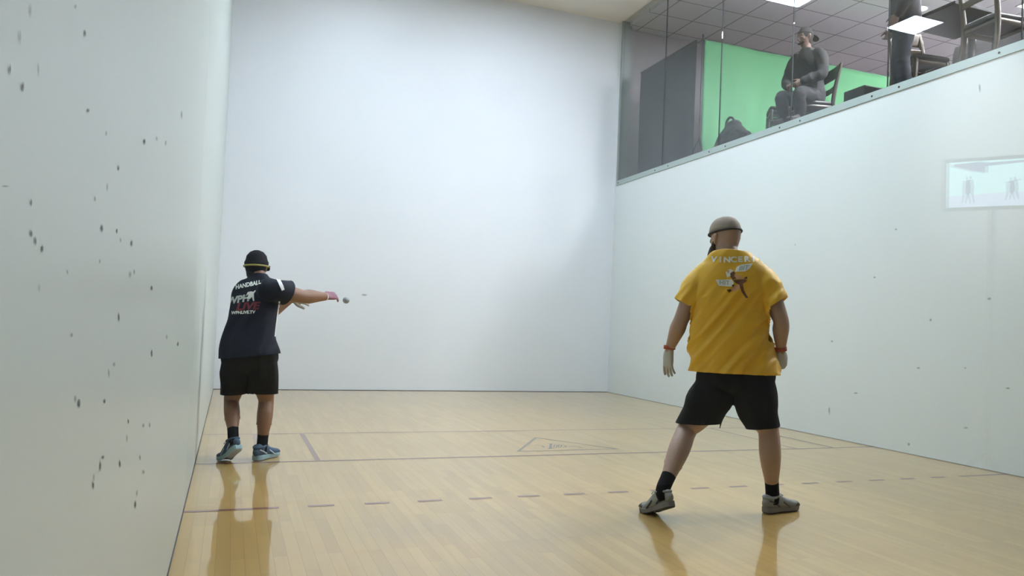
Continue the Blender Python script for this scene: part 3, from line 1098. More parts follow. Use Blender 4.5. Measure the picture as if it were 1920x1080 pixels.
def shoe(parent, name, heel, toe, pitch_up, mats, lace_mat, wid=1.0, length=1.0):
    """heel, toe: ground-side points of the sole; pitch_up: normal of the sole. mats = upper, sole, accent"""
    heel, toe = V(heel), V(toe)
    L = 0.285*length
    hd = V((toe.x-heel.x, toe.y-heel.y, 0)).normalized()
    ball = V((toe.x, toe.y, min(toe.z, heel.z)))-hd*0.30*L
    f = (ball-heel).normalized()
    heel = ball-f*0.70*L
    s = hd.cross(V((0, 0, 1))).normalized()
    up = s.cross(f).normalized()
    k = length*wid
    root = None

    def q(y, x, z):
        """point of the shoe: y along, x across, z above the sole; the sole bends at the ball of the foot"""
        t = max(0.0, min(1.0, (y-0.58)/0.24))
        u2 = up.lerp(V((0, 0, 1)), t).normalized()
        base = heel+f*(y*L) if y <= 0.70 else ball+hd*((y-0.70)*L)
        return base+s*x+u2*z
    # upper
    bm = bmesh.new()
    st = [(0.03, .026, .030, .055), (0.10, .033, .048, .062), (0.25, .035, .050, .068), (0.38, .038, .044, .060), (0.52, .043, .034, .050), (0.70, .047, .026, .042), (0.86, .044, .021, .036), (0.97, .028, .015, .030)]
    tube(bm, [q(y, 0, c) for y, a, b, c in st], [(a*k, b*k) for y, a, b, c in st], side=s, seg=22, sub=3, power=2.4)
    tube(bm, [q(0.19, 0, .055), q(0.17, 0, .085), q(0.168, 0, .100)], [(.036*k, .048*k), (.039*k, .049*k), (.040*k, .050*k)], side=s, seg=20, cap=False)
    bm = remesh(bm, 0.006, 3)
    cut(bm, q(0.1, 0, 0.012), -up)
    up_o = link('shoe', bm, mats[0], parent)
    up_o['label'] = name
    # sole
    bm = bmesh.new()
    out = [(0.0, .020), (0.03, .030), (0.12, .036), (0.3, .034), (0.45, .034), (0.62, .044), (0.75, .048), (0.88, .043), (0.97, .026), (1.0, .010)]
    ring = [(y, a) for y, a in out]+[(y, -a) for y, a in reversed(out)]
    layers = []
    for z, g, mi in ((0.0, 0.92, 1), (0.006, 1.0, 1), (0.024, 1.04, 0), (0.030, 1.0, 0)):
        layers.append([bm.verts.new(q(0.5+(y-0.5)*(1.02 if g > 0.95 else 0.98), a*k*g, z + (0.004*max(0, (y-0.8)/0.2)**2) + (0.006 if y < 0.4 and z > 0.01 else 0))) for y, a in ring])
    n = len(ring)
    for li in range(3):
        for i in range(n):
            f_ = bm.faces.new((layers[li][i], layers[li][(i+1) % n], layers[li+1][(i+1) % n], layers[li+1][i]))
            f_.material_index = 1 if li == 0 else 0
    f_ = bm.faces.new(layers[0])
    f_.material_index = 1
    bm.faces.new(list(reversed(layers[-1])))
    bmesh.ops.recalc_face_normals(bm, faces=bm.faces)
    so = link('sole', bm, [mats[1], mats[2]], up_o, smooth=False)
    # toe cap / heel overlay
    bm = bmesh.new()
    for y0, y1, zc in ((0.80, 0.985, .034),):
        ys = [y0, (y0+y1)/2, y1]
        tube(bm, [q(ys[0], 0, .036), q(ys[1], 0, .034), q(ys[2], 0, .028)], [(.0475*k, .0245*k), (.0445*k, .022*k), (.028*k, .015*k)], side=s, seg=18, cap=True)
    link('toe_cap', bm, mats[3], up_o)
    for sx in (-1, 1):
        bm = bmesh.new()
        tube(bm, [q(0.42, sx*.040*k, .062), q(0.52, sx*.044*k, .044), q(0.60, sx*.047*k, .030)], [(.006, .003)]*3, side=f, seg=8)
        tube(bm, [q(0.04, sx*.028*k, .075), q(0.16, sx*.036*k, .060), q(0.3, sx*.037*k, .040)], [(.006, .0035)]*3, side=up, seg=8)
        link('side_stripe', bm, mats[2], up_o)
    # laces
    bm = bmesh.new()
    for i in range(5):
        y = 0.36+i*0.065
        z = .1055-i*0.0112
        w = .020*k
        tube(bm, [q(y, -w, z-.008), q(y+0.01, 0, z), q(y, w, z-.008)], [.003]*3, side=up, seg=8, sub=2)
        if i < 4:
            tube(bm, [q(y, -w, z-.008), q(y+0.035, 0, z-.004), q(y+0.065, w, z-.020)], [.0028]*3, side=up, seg=8, sub=2)
    for sx in (-1, 1):
        tube(bm, [q(0.38, 0, .100), q(0.37, sx*.018, .110), q(0.42, sx*.030, .100), q(0.40, sx*.010, .098)], [.0025]*4, side=up, seg=6, sub=3)
    link('laces', bm, lace_mat, up_o)
    # collar ring
    bm = bmesh.new()
    pts = []
    for i in range(21):
        a = 2*PI*i/20
        pts.append(q(0.170, 0, .096)+s*math.cos(a)*.038*k+f*math.sin(a)*.047*k+up*(0.008*math.sin(a)))
    tube(bm, pts, [.009]*21, side=up, seg=8, sub=1, cap=False)
    link('collar', bm, mats[0], up_o)
    return up_o


def sock(parent, kn, an, t0, heel, mat_, k=1.0, side=V((1, 0, 0)), back=V((0, -1, 0)), foot=None):
    """t0: where the sock starts between knee (0) and ankle (1)"""
    kn, an = V(kn), V(an)
    c = an-kn
    bm = bmesh.new()
    pts = [kn+c*t0, kn+c*((t0+1)/2), an, V(foot) if foot is not None else an-V((0, 0, .03))]
    r0 = .040+(1-t0)*0.027
    tube(bm, pts, [(r0*k, (r0+.004)*k), (.0415*k, .0455*k), (.040*k, .047*k), (.036*k, .045*k)], side=side, seg=20, sub=4, cap=False)
    # ribbed cuff
    tube(bm, [kn+c*(t0-0.012), kn+c*(t0+0.05)], [(r0*k+.0015, r0*k+.0055)]*2, side=side, seg=20, sub=2, cap=False)
    return link('sock', bm, mat_, parent)


def project_mesh(tm, bvh, O, R, U, N, off=0.003):
    """lay flat artwork (x,y in metres) on a cloth surface seen along N"""
    bmesh.ops.triangulate(tm, faces=tm.faces)
    for _ in range(4):
        long = [e for e in tm.edges if e.calc_length() > 0.008]
        if not long:
            break
        bmesh.ops.subdivide_edges(tm, edges=long, cuts=1)
        bmesh.ops.triangulate(tm, faces=tm.faces)
    dead = []
    for v in tm.verts:
        p = V(O)+R*v.co.x+U*v.co.y
        h, nn, i, dd = bvh.ray_cast(p-N*1.0, N)
        if h is None:
            dead.append(v)
        else:
            if nn.dot(N) > 0:
                nn = -nn
            v.co = h+nn*off
    if dead:
        bmesh.ops.delete(tm, geom=dead, context='VERTS')
    far = [f for f in tm.faces if any(e.calc_length() > 0.05 for e in f.edges)]
    if far:
        bmesh.ops.delete(tm, geom=far, context='FACES')
    return tm


def text_bm(txt, size, shear=0.0, bold=0.0, xs=1.0, rot=0.0):
    cu = bpy.data.curves.new('t', 'FONT')
    cu.body = txt
    cu.size = size
    cu.shear = shear
    cu.offset = bold
    cu.align_x = 'CENTER'
    cu.align_y = 'CENTER'
    cu.resolution_u = 3
    o = bpy.data.objects.new('t', cu)
    col.objects.link(o)
    dg = bpy.context.evaluated_depsgraph_get()
    me = bpy.data.meshes.new_from_object(o.evaluated_get(dg))
    bpy.data.objects.remove(o)
    b = bmesh.new()
    b.from_mesh(me)
    bpy.data.meshes.remove(me)
    ca, sa = math.cos(rot), math.sin(rot)
    for v in b.verts:
        x, y = v.co.x*xs, v.co.y
        v.co = V((x*ca-y*sa, x*sa+y*ca, 0))
    return b


def merge(a, b, dx=0.0, dy=0.0):
    me = bpy.data.meshes.new('m')
    for v in b.verts:
        v.co += V((dx, dy, 0))
    b.to_mesh(me)
    b.free()
    a.from_mesh(me)
    bpy.data.meshes.remove(me)
    return a


def poly_bm(bm, pts):
    bm.faces.new([bm.verts.new((p[0], p[1], 0)) for p in pts])


def band(parent, name, wr, d, r, wdt, m, nrm=V((0, 0, 1))):
    wr, d = V(wr), V(d).normalized()
    bm = bmesh.new()
    tube(bm, [wr-d*wdt/2, wr+d*wdt/2], [r, r], side=V(nrm).cross(d), seg=20, sub=2, cap=False)
    solidify(bm, 0.003)
    return link(name, bm, m, parent)

M_skinB = mat('light_skin', (0.38, 0.25, 0.19), rough=0.5, var=0.08, vscale=12)
M_skinA = mat('tan_skin', (0.235, 0.122, 0.07), rough=0.5, var=0.08, vscale=12)
M_sock = mat('black_sock', (0.006, 0.0055, 0.006), rough=0.95, spec=0.2)
M_shorts = mat('black_shorts_cloth', (0.0045, 0.005, 0.005), rough=0.9, spec=0.2)
M_lace = mat('pale_lace', (0.5, 0.48, 0.45), rough=0.8)
M_sole = mat('dark_rubber_sole', (0.035, 0.03, 0.028), rough=0.6)


def torso_bm(bm, st, sides, seg=28, power=2.3):
    tube(bm, [p for p, a, b in st], [(a, b) for p, a, b in st], side=sides, seg=seg, sub=4, power=power)


# ---- person in the yellow shirt
OB = V((2.90, 4.05, 0))
FB = yawv(34.3)
RB = V((FB.y, -FB.x, 0))


def B(px, py, w=0.0):
    return px_at(px, py, OB, FB, w)


rootB = empty('person', OB)
tag(rootB, 'person in a yellow T-shirt and backward tan cap, standing wide with arms hanging', 'person')
shL, elL, wrL = B(1313, 522, 0), B(1277, 600, -0.01), B(1255, 655, 0.05)
shR, elR, wrR = B(1432, 522, 0), B(1464, 600, -0.03), B(1464, 658, 0.03)
hipL, knL, anL = B(1346, 738, 0.02), B(1288, 806, 0.06), B(1240, 905, 0.03)
hipR, knR, anR = B(1408, 738, 0.0), B(1441, 808, 0.04), B(1452, 920, -0.01)
heelL, toeL = V((2.500, 3.905, 0.070)), V((2.462, 4.160, 0.0))
heelR, toeR = V((3.160, 3.925, 0.003)), V((3.432, 3.985, 0.003))
anL = heelL+(toeL-heelL)*0.2+V((-0.005, 0.02, 0.095))
anR = heelR+(toeR-heelR)*0.2+V((0, 0, 0.095))
headB = B(1360, 448, 0.04)
fB = (FB*0.80-RB*0.62).normalized()      # head turned to the left
bm = bmesh.new()
sideB = RB
st = [(B(1377, 738, .02), .10, .03), (B(1377, 728, .02), .155, .10), (B(1376, 710, .02), .175, .125), (B(1374, 670, .02), .160, .115), (B(1371, 610, .02), .170, .120), (B(1369, 550, .01), .190, .120), (B(1368, 515, .0), .185, .095), (B(1367, 492, .0), .11, .07), (B(1364, 476, .0), .068, .062)]
torso_bm(bm, st, sideB)
tube(bm, [B(1366, 490, 0), B(1363, 470, .01), B(1361, 450, .03)], [(.064, .066), (.060, .064), (.058, .064)], side=RB, seg=18)
qB = head_mesh(bm, headB, fB, sc=1.05)
arm_mesh(bm, shL, elL, wrL, 1.06)
arm_mesh(bm, shR, elR, wrR, 1.06)
hdL = (B(1251, 700, .05)-wrL).normalized()
hdR = (B(1467, 700, .05)-wrR).normalized()
hand_mesh(bm, wrL, hdL, (-RB*0.75-FB*0.65), 1, curl=0.16, sc=1.02)
hand_mesh(bm, wrR, hdR, (RB*0.7-FB*0.7), -1, curl=0.75, sc=0.98)
leg_mesh(bm, hipL, knL, anL, 1.1, side=RB, back=-FB)
leg_mesh(bm, hipR, knR, anR, 1.1, side=RB, back=-FB)
foot_mesh(bm, anL, heelL, toeL)
foot_mesh(bm, anR, heelR, toeR)
bm = remesh(bm, 0.0055, 3)
link('body', bm, M_skinB, rootB)
eyes(rootB, qB, 1.05)

# shirt
bm = bmesh.new()
st = [(B(1376, 716, .02), .246, .165), (B(1376, 697, .02), .246, .165), (B(1369, 650, .02), .236, .160), (B(1366, 617, .02), .232, .155), (B(1367, 580, .015), .228, .148), (B(1368, 540, .005), .226, .138), (B(1368, 517, .0), .216, .124), (B(1367, 503, .0), .207, .110), (B(1366, 491, .0), .172, .098), (B(1365, 482, .0), .132, .088), (B(1364, 475, .01), .096, .078), (B(1364, 468, .01), .074, .070), (B(1364, 462, .01), .070, .066)]
torso_bm(bm, st, sideB, power=2.4)
for a, b, c in ((shL, elL, -1), (shR, elR, 1)):
    u = b-a
    tube(bm, [a-u.normalized()*0.02-RB*c*0.05+V((0, 0, .015)), a+u*0.12, a+u*0.45+RB*c*0.004, a+u*0.74+RB*c*0.006, a+u*0.93+RB*c*0.006], [.074, (.078, .088), (.075, .094), (.072, .098), (.072, .100)], side=RB, seg=22)
bm = remesh(bm, 0.007, 4)
folds(bm, 0.021, math.radians(-38), freq=16, along=2.0, right=RB, seed=3.1, region=lambda c: 0.25+0.75*max(0, min(1, (1.40-c.z)*7)))
folds(bm, 0.014, math.radians(-14), freq=9, along=1.3, right=RB, seed=8.0, region=lambda c: max(0, min(1, (1.3-c.z)*2.2)))
cut(bm, B(1375, 699, 0), V((0, 0, -1)))
hemL, hemR = shL+(elL-shL)*0.66, shR+(elR-shR)*0.66
ucen = OB.dot(RB)+(B(1367, 580).dot(RB)-OB.dot(RB))
cut(bm, hemL, (elL-shL).normalized()-RB*0.10, hemL+(elL-shL)*0.3, 0.145, cond=lambda c: c.dot(RB)-ucen < -0.228)
cut(bm, hemR, (elR-shR).normalized()+RB*0.30, hemR+(elR-shR)*0.3, 0.145, cond=lambda c: c.dot(RB)-ucen > 0.236)
cut(bm, B(1364, 477, 0.0)+FB*0.01, V((0, 0, 1))+FB*0.25, B(1364, 466), 0.13)
solidify(bm, 0.004)
bvh = BVHTree.FromBMesh(bm)
M_yellow = mat('yellow_jersey', (0.74, 0.43, 0.010), rough=0.55, var=0.05, vscale=5, bump=0.1, bscale=300, sheen=0.15)
shirtB = link('shirt', bm, M_yellow, rootB)
# printing on the back
NB = (FB).normalized()
OBp = B(1378, 524, 0)
UB = V((0, 0, 1))
PXB = 1/306.0
M_pw = mat('print_white', (0.74, 0.78, 0.74), rough=0.6)
M_pc = mat('print_grey_green', (0.36, 0.44, 0.40), rough=0.6)
M_pb = mat('print_brown', (0.13, 0.045, 0.012), rough=0.7)
M_po = mat('print_peach', (0.62, 0.33, 0.16), rough=0.7)


def pB(x, y):
    return ((x-1378)*PXB*1.0, (524-y)*PXB)


def lay(bm2, m, name, off=0.0025, bv=None, O=None, R=None, U=None, N=None, par=None):
    project_mesh(bm2, bv or bvh, O or OBp, R or RB, U or UB, N or NB, off)
    return link(name, bm2, m, par or shirtB, smooth=False)


t1 = bmesh.new()
x0 = -0.125
for i, ch in enumerate('VINCERI'):
    merge(t1, text_bm(ch, 0.046, bold=0.0020, xs=1.15, rot=0.10*(i-3)/3+0.04), x0+0.0375*i, pB(0, 492)[1]+0.0022*abs(i-1.5))
lay(t1, M_pw, 'back_lettering')
t2 = bmesh.new()
poly_bm(t2, [pB(1377, 513), pB(1380, 504), pB(1388, 500), pB(1407, 497), pB(1403, 506), pB(1394, 512)])
poly_bm(t2, [pB(1344, 528), pB(1372, 527), pB(1376, 533), pB(1372, 540), pB(1350, 539)])
poly_bm(t2, [pB(1361, 514), pB(1368, 508), pB(1375, 511), pB(1370, 520), pB(1364, 524)])
lay(t2, M_pw, 'back_print_panel')
t2 = bmesh.new()
merge(t2, text_bm('BIT', 0.036, shear=0.35, bold=0.0008, xs=1.1, rot=0.15), *pB(1391, 506))
lay(t2, M_pc, 'back_print_letters', 0.0035)
t2 = merge(bmesh.new(), text_bm('HIT', 0.036, shear=-0.1, bold=0.0008, xs=1.05, rot=-0.03), *pB(1360, 533.5))
lay(t2, M_pc, 'back_print_letters', 0.0035)
t2 = bmesh.new()
for pts in ([(1369, 516), (1374, 512), (1378, 515), (1376, 521), (1380, 525), (1374, 528), (1370, 523)],
            [(1374, 528), (1386, 527), (1396, 526), (1398, 529), (1391, 534), (1393, 545), (1401, 558), (1398, 560), (1389, 548), (1385, 536), (1378, 533)],
            [(1392, 524), (1399, 521), (1398, 526)], [(1364, 546), (1370, 544), (1373, 547), (1368, 551)], [(1372, 537), (1377, 536), (1375, 541)]):
    poly_bm(t2, [pB(*q) for q in pts])
lay(t2, M_pb, 'back_print_figure', 0.0036)
for pts in ([(1376, 517), (1386, 519), (1392, 526), (1382, 526), (1377, 523)], [(1370, 546), (1377, 538), (1387, 533), (1390, 541), (1382, 546), (1376, 549)], [(1362, 512), (1368, 510), (1366, 517)]):
    t2 = bmesh.new()
    poly_bm(t2, [pB(*q) for q in pts])
    lay(t2, M_po, 'back_print_patch', 0.0031)
# collar
bm = bmesh.new()
pts = []
for i in range(25):
    a = 2*PI*i/24
    pts.append(B(1364, 477.5, .01)+RB*math.cos(a)*.090+FB*math.sin(a)*.080+V((0, 0, -0.020*math.sin(a)+0.001)))
tube(bm, pts, [(.005, .012)]*25, side=V((RB*1.0)), seg=8, sub=1, cap=False) if False else tube(bm, pts, [.0065]*25, side=V((0, 0, 1)), seg=8, sub=1, cap=False)
link('collar', bm, M_yellow, shirtB)

# shorts
bm = bmesh.new()
st = [(B(1375, 742, .02), .12, .05), (B(1377, 730, .02), .19, .125), (B(1378, 718, .02), .222, .150), (B(1377, 700, .02), .228, .152), (B(1376, 686, .02), .218, .148)]
torso_bm(bm, st, sideB, power=2.4)
tube(bm, [B(1343, 725, .02), B(1332, 745, .03), B(1319, 770, .05), B(1310, 791, .06), B(1302, 812, .07)], [(.118, .135), (.125, .138), (.124, .134), (.123, .130), (.123, .126)], side=RB*0.97+V((0, 0, -0.2)), seg=24, power=2.2)
tube(bm, [B(1412, 725, .0), B(1417, 745, .01), B(1421, 770, .03), B(1429, 798, .04), B(1432, 822, .05)], [(.122, .135), (.125, .136), (.118, .130), (.095, .118), (.088, .112)], side=RB, seg=24, power=2.2)
bm = remesh(bm, 0.007, 3)
folds(bm, 0.012, math.radians(20), freq=10, along=3.0, right=RB, seed=5.5)
cut(bm, B(1306, 793, .05), V((0, 0, -1))+RB*0.05, B(1304, 812, .05), 0.19, cond=lambda c: c.dot(RB)-ucen < -0.03)
cut(bm, B(1428, 801, .04), V((0, 0, -1))+RB*0.12, B(1430, 820, .04), 0.19, cond=lambda c: c.dot(RB)-ucen > 0.03)
solidify(bm, 0.004)
shB = link('shorts', bm, M_shorts, rootB)
# faded mark on the left leg of the shorts
bv2 = None
# socks, shoes
sock(rootB, knL, anL, 0.54, heelL, M_sock, 1.0, side=RB, back=-FB, foot=heelL+V((0, 0, .05))+(toeL-heelL)*0.2)
sock(rootB, knR, anR, 0.50, heelR, M_sock, 1.0, side=RB, back=-FB, foot=heelR+V((0, 0, .05))+(toeR-heelR)*0.2)
M_shoeG = mat('grey_shoe_mesh', (0.27, 0.28, 0.27), rough=0.7, var=0.12, vscale=20)
M_shoeD = mat('dark_shoe_toe', (0.06, 0.05, 0.05), rough=0.6)
M_midG = mat('grey_midsole', (0.20, 0.19, 0.19), rough=0.6)
M_trimG = mat('shoe_dark_trim', (0.09, 0.085, 0.085), rough=0.6)
shoe(rootB, 'grey shoe with black laces, toe pointing left', heelL, toeL, V((0.15, 0, 1)), (M_shoeG, M_midG, M_sole, M_shoeD), M_lace)
shoe(rootB, 'grey shoe, toe pointing right', heelR, toeR, V((0, 0, 1)), (M_shoeG, M_midG, M_trimG, M_shoeD), M_lace)
# gloves and wristbands
M_glove = mat('pale_leather_glove', (0.42, 0.42, 0.40), rough=0.7)
for wr, hd, nr, th, cu in ((wrL, hdL, (-RB*0.75-FB*0.65), 1, 0.16), (wrR, hdR, (RB*0.7-FB*0.7), -1, 0.75)):
    bm = bmesh.new()
    hand_mesh(bm, wr, hd, nr, th, curl=cu, sc=1.02 if th == 1 else 0.98, infl=0.003)
    bm = remesh(bm, 0.004, 2)
    cut(bm, wr+hd*0.006, -hd)
    link('glove', bm, M_glove, rootB)
    band(rootB, 'wristband', wr-hd*0.012, hd, .036, .024, mat('red_wristband', (0.33, 0.07, 0.035), rough=0.8))
# cap, worn backwards over a shaved head
M_cap = mat('tan_cap', (0.30, 0.245, 0.20), rough=0.75)
M_capd = mat('cap_dark_edge', (0.025, 0.022, 0.022), rough=0.7)
bm = bmesh.new()
upB = (V((0, 0, 1))+fB*0.12).normalized()
rr_ = fB.cross(upB).normalized()
f2 = upB.cross(rr_)
for z, a, b in ():
    pass
cc = headB+upB*0.036
n_ = 28
rings = []
for j in range(9):
    t_ = j/8*PI/2
    z = math.sin(t_)*0.098
    k = math.cos(t_)**0.75 if j < 8 else 0.02
    rings.append([bm.verts.new(cc+upB*z+rr_*math.cos(2*PI*i/n_)*.088*k+f2*math.sin(2*PI*i/n_)*.110*k) for i in range(n_)])
for a, b in zip(rings[:-1], rings[1:]):
    for i in range(n_):
        bm.faces.new((a[i], a[(i+1) % n_], b[(i+1) % n_], b[i]))
bm.faces.new(rings[-1])
solidify(bm, 0.003)
capB = link('cap', bm, M_cap, rootB)
bm = bmesh.new()
pts = [cc+rr_*math.cos(2*PI*i/28)*.089+f2*math.sin(2*PI*i/28)*.111+upB*(-.002+0.006*max(0, -math.sin(2*PI*i/28))) for i in range(29)]
tube(bm, pts, [.0065]*29, side=upB, seg=8, sub=1, cap=False)
link('cap_band', bm, M_capd, capB)
bm = bmesh.new()
ell(bm, cc+upB*0.099, (.010, .010, .005))
link('cap_button', bm, mat('cap_button_pale', (0.6, 0.57, 0.52)), capB)
# beard
bm = bmesh.new()
upz = V((0, 0, 1))
hq = lambda x, y, z: headB+(rr_*x+fB*y+upz*z)
tube(bm, [hq(0, .078, -.055), hq(0, .096, -.10), hq(0, .104, -.145), hq(0, .104, -.180)], [(.052, .030), (.052, .036), (.040, .028), (.018, .014)], side=rr_, seg=18)
for sx in (-1, 1):
    tube(bm, [hq(sx*.070, .015, -.025), hq(sx*.066, .030, -.065), hq(sx*.045, .062, -.095)], [(.014, .010), (.020, .014), (.026, .02)], side=fB, seg=12)
tube(bm, [hq(-.028, .088, -.042), hq(0, .099, -.040), hq(.028, .088, -.042)], [.007]*3, side=upz, seg=8)
bm = remesh(bm, 0.005, 2)
for v in bm.verts:
    v.co += V((1, 1, 1))*noise.noise(V((v.co.x*90, v.co.y*90, v.co.z*25)))*0.004
link('beard', bm, mat('dark_brown_beard', (0.035, 0.022, 0.02), rough=0.95), rootB)

# ---- person in the navy shirt, swinging the right arm out
OA = V((0.33, 6.20, 0))
FA = yawv(1.5)
RA = V((FA.y, -FA.x, 0))


def A(px, py, w=0.0):
    return px_at(px, py, OA, FA, w)


rootA = empty('person', OA)
tag(rootA, 'person in a navy T-shirt and shorts beside the left wall, right arm swung out', 'person')
FT = yawv(24)                 # the chest is turned to the right
RT = V((FT.y, -FT.x, 0))
shL, elL, wrL = A(457, 548, .19), A(500, 594, .36), A(548, 561, .40)
shR, elR, wrR = A(519, 545, -.03), A(568, 556, .10), A(611, 556, .24)
hipL, knL = A(447, 694, .04), A(434, 752, .12)
hipR, knR = A(492, 694, .0), A(499, 752, .09)
heelR, toeR = V((0.410, 6.17, 0.004)), V((0.555, 6.385, 0.004))
heelL, toeL = V((0.275, 6.03, 0.10)), V((0.160, 6.245, 0.004))
anL = heelL+(toeL-heelL)*0.2+V((-0.01, 0.02, 0.088))
anR = heelR+(toeR-heelR)*0.2+V((0, 0, 0.088))
headA = A(481, 501, .20)
fA = (yawv(20)*1.0-V((0, 0, 0.05))).normalized()
bm = bmesh.new()
sidesA = [RA, RA, RA, RA, RT, RT, RT, RT, RT]
st = [(A(469, 694, .02), .08, .03), (A(469, 688, .02), .13, .09), (A(469, 674, .02), .145, .115), (A(468, 645, .03), .130, .100), (A(472, 610, .06), .140, .105), (A(477, 575, .10), .155, .110), (A(481, 545, .13), .150, .090), (A(484, 530, .15), .09, .07), (A(485, 520, .16), .058, .055)]
torso_bm(bm, st, sidesA)
tube(bm, [A(484, 532, .14), A(484, 518, .16), A(482, 506, .18)], [(.058, .060), (.054, .058), (.052, .058)], side=RT, seg=18)
qA = head_mesh(bm, headA, fA, sc=0.93)
arm_mesh(bm, shL, elL, wrL, 0.90)
arm_mesh(bm, shR, elR, wrR, 1.18)
hdA = (A(636, 553, .32)-wrR).normalized()
hdA2 = (A(578, 562, .42)-wrL).normalized()
nA = V((0.1, -0.75, 0.65))
hand_mesh(bm, wrR, hdA, nA, -1, curl=0.30, sc=0.92)
hand_mesh(bm, wrL, hdA2, V((0, -0.9, 0.4)), 1, curl=0.3, sc=0.9)
leg_mesh(bm, hipL, knL, anL, 0.95, side=RA, back=-FA)
leg_mesh(bm, hipR, knR, anR, 0.98, side=RA, back=-FA)
foot_mesh(bm, anL, heelL, toeL)
foot_mesh(bm, anR, heelR, toeR)
bm = remesh(bm, 0.0055, 3)
link('body', bm, M_skinA, rootA)
eyes(rootA, qA, 0.93)
# shirt
bm = bmesh.new()
st = [(A(469, 680, .02), .212, .150), (A(469, 666, .02), .208, .150), (A(468, 650, .03), .200, .145), (A(470, 625, .05), .180, .135), (A(474, 598, .07), .165, .130), (A(478, 570, .10), .168, .125), (A(480, 552, .12), .170, .115), (A(483, 538, .14), .148, .095), (A(485, 528, .15), .105, .078), (A(485, 519, .16), .068, .064), (A(485, 512, .17), .060, .060)]
torso_bm(bm, st, [RA, RA, RA, RA*0.5+RT*0.5, RT, RT, RT, RT, RT, RT, RT], power=2.4)
u = elR-shR
tube(bm, [shR-u.normalized()*0.03-RT*0.04, shR+u*0.10, shR+u*0.35, shR+u*0.55, shR+u*0.75], [(.080, .080), (.084, .082), (.090, .083), (.096, .084), (.100, .084)], side=V((0, 0, 1)).cross(u).cross(u), seg=22)
u = elL-shL
tube(bm, [shL-u.normalized()*0.03+RT*0.04, shL+u*0.10, shL+u*0.35, shL+u*0.6, shL+u*0.8], [.078, .082, .080, .078, .08], side=RT, seg=20)
bm = remesh(bm, 0.007, 4)
folds(bm, 0.009, math.radians(-25), freq=13, along=2.6, right=RA, seed=13.1)
cut(bm, A(470, 667, 0), V((0.12, 0, -1)))
u = (elR-shR)
hem = shR+u*0.40
cut(bm, hem, u.normalized()+V((0.1, 0, -.25)), hem+u*0.45, 0.155)
cut(bm, A(485, 517, .16), V((0, 0, 1))+FA*0.3, A(485, 508, .17), 0.12)
solidify(bm, 0.004)
bvhA = BVHTree.FromBMesh(bm)
M_navy = mat('navy_jersey', (0.0036, 0.006, 0.017), rough=0.75, var=0.1, vscale=6, spec=0.3)
shirtA = link('shirt', bm, M_navy, rootA)
M_piping = mat('white_piping', (0.78, 0.80, 0.84), rough=0.6)


def layA(bm2, m, name, off=0.0025):
    project_mesh(bm2, bvhA, A(478, 560, .1), RA, UB, FA, off)
    return link(name, bm2, m, shirtA, smooth=False)


SA = 1/239.0


def pA(x, y):
    return ((x-478)*SA, (560-y)*SA)


bm = bmesh.new()
poly_bm(bm, [pA(517, 563), pA(519.5, 563), pA(518, 590), pA(514.5, 625), pA(512.5, 625), pA(515, 590)])
layA(bm, M_piping, 'side_piping')
bm = bmesh.new()
poly_bm(bm, [pA(507, 517), pA(511, 517), pA(517, 525), pA(522, 535), pA(525, 543), pA(520.5, 545), pA(515, 534)])
layA(bm, M_piping, 'sleeve_stripe', 0.004)
bm = merge(bmesh.new(), text_bm('HANDBALL', 0.043, shear=0.25, bold=0.0016, xs=0.80, rot=0.26), *pA(465.5, 537))
layA(bm, M_pw, 'back_lettering')
bm = merge(bmesh.new(), text_bm('WPH', 0.068, shear=0.3, bold=0.003, xs=1.0, rot=0.22), *pA(450, 564))
layA(bm, mat('print_pale_grey', (0.46, 0.50, 0.48), rough=0.6), 'back_logo_letters')
bm = bmesh.new()
poly_bm(bm, [pA(463, 558), pA(466, 550), pA(471, 548.5), pA(475, 549), pA(478, 546), pA(479.5, 547), pA(476, 552), pA(477.5, 565), pA(475.5, 565), pA(473, 558), pA(470, 562), pA(465, 561), pA(468, 556), pA(467, 553)])
layA(bm, M_pw, 'back_logo_figure', 0.0035)
bm = merge(bmesh.new(), text_bm('LIVE', 0.072, shear=0.3, bold=0.003, xs=1.15, rot=0.10), *pA(466, 575))
layA(bm, mat('print_dark_red', (0.17, 0.012, 0.03), rough=0.6), 'back_logo_red_letters')
bm = merge(bmesh.new(), text_bm('WPHLIVE.TV', 0.030, shear=0.2, bold=0.0012, xs=0.95, rot=0.08), *pA(460, 585.5))
layA(bm, M_pw, 'back_small_lettering')
# shorts
bm = bmesh.new()
st = [(A(468, 702, .02), .10, .05), (A(469, 692, .02), .155, .11), (A(469, 678, .02), .195, .138), (A(469, 664, .02), .196, .14), (A(469, 655, .02), .185, .135)]
torso_bm(bm, st, RA, power=2.4)
tube(bm, [A(444, 682, .03), A(442, 700, .05), A(439, 720, .08), A(437, 740, .10), A(436, 754, .11)], [(.105, .118), (.102, .120), (.092, .112), (.084, .104), (.080, .10)], side=RA, seg=22, power=2.2)
tube(bm, [A(492, 682, .01), A(492, 700, .03), A(492, 720, .06), A(493, 738, .08), A(493, 752, .09)], [(.108, .118), (.112, .120), (.112, .116), (.106, .110), (.104, .106)], side=RA, seg=22, power=2.2)
bm = remesh(bm, 0.007, 3)
folds(bm, 0.010, math.radians(8), freq=11, along=3.0, right=RA, seed=25.5)
cut(bm, A(437, 739, .09), V((0.05, 0, -1)), A(437, 752, .1), 0.14, cond=lambda c: c.x < A(466, 740).x)
cut(bm, A(493, 737, .08), V((0, 0, -1)), A(493, 752, .1), 0.16, cond=lambda c: c.x > A(466, 740).x)
solidify(bm, 0.004)
link('shorts', bm, mat('dark_brown_black_cloth', (0.009, 0.008, 0.0065), rough=0.9, spec=0.2), rootA)
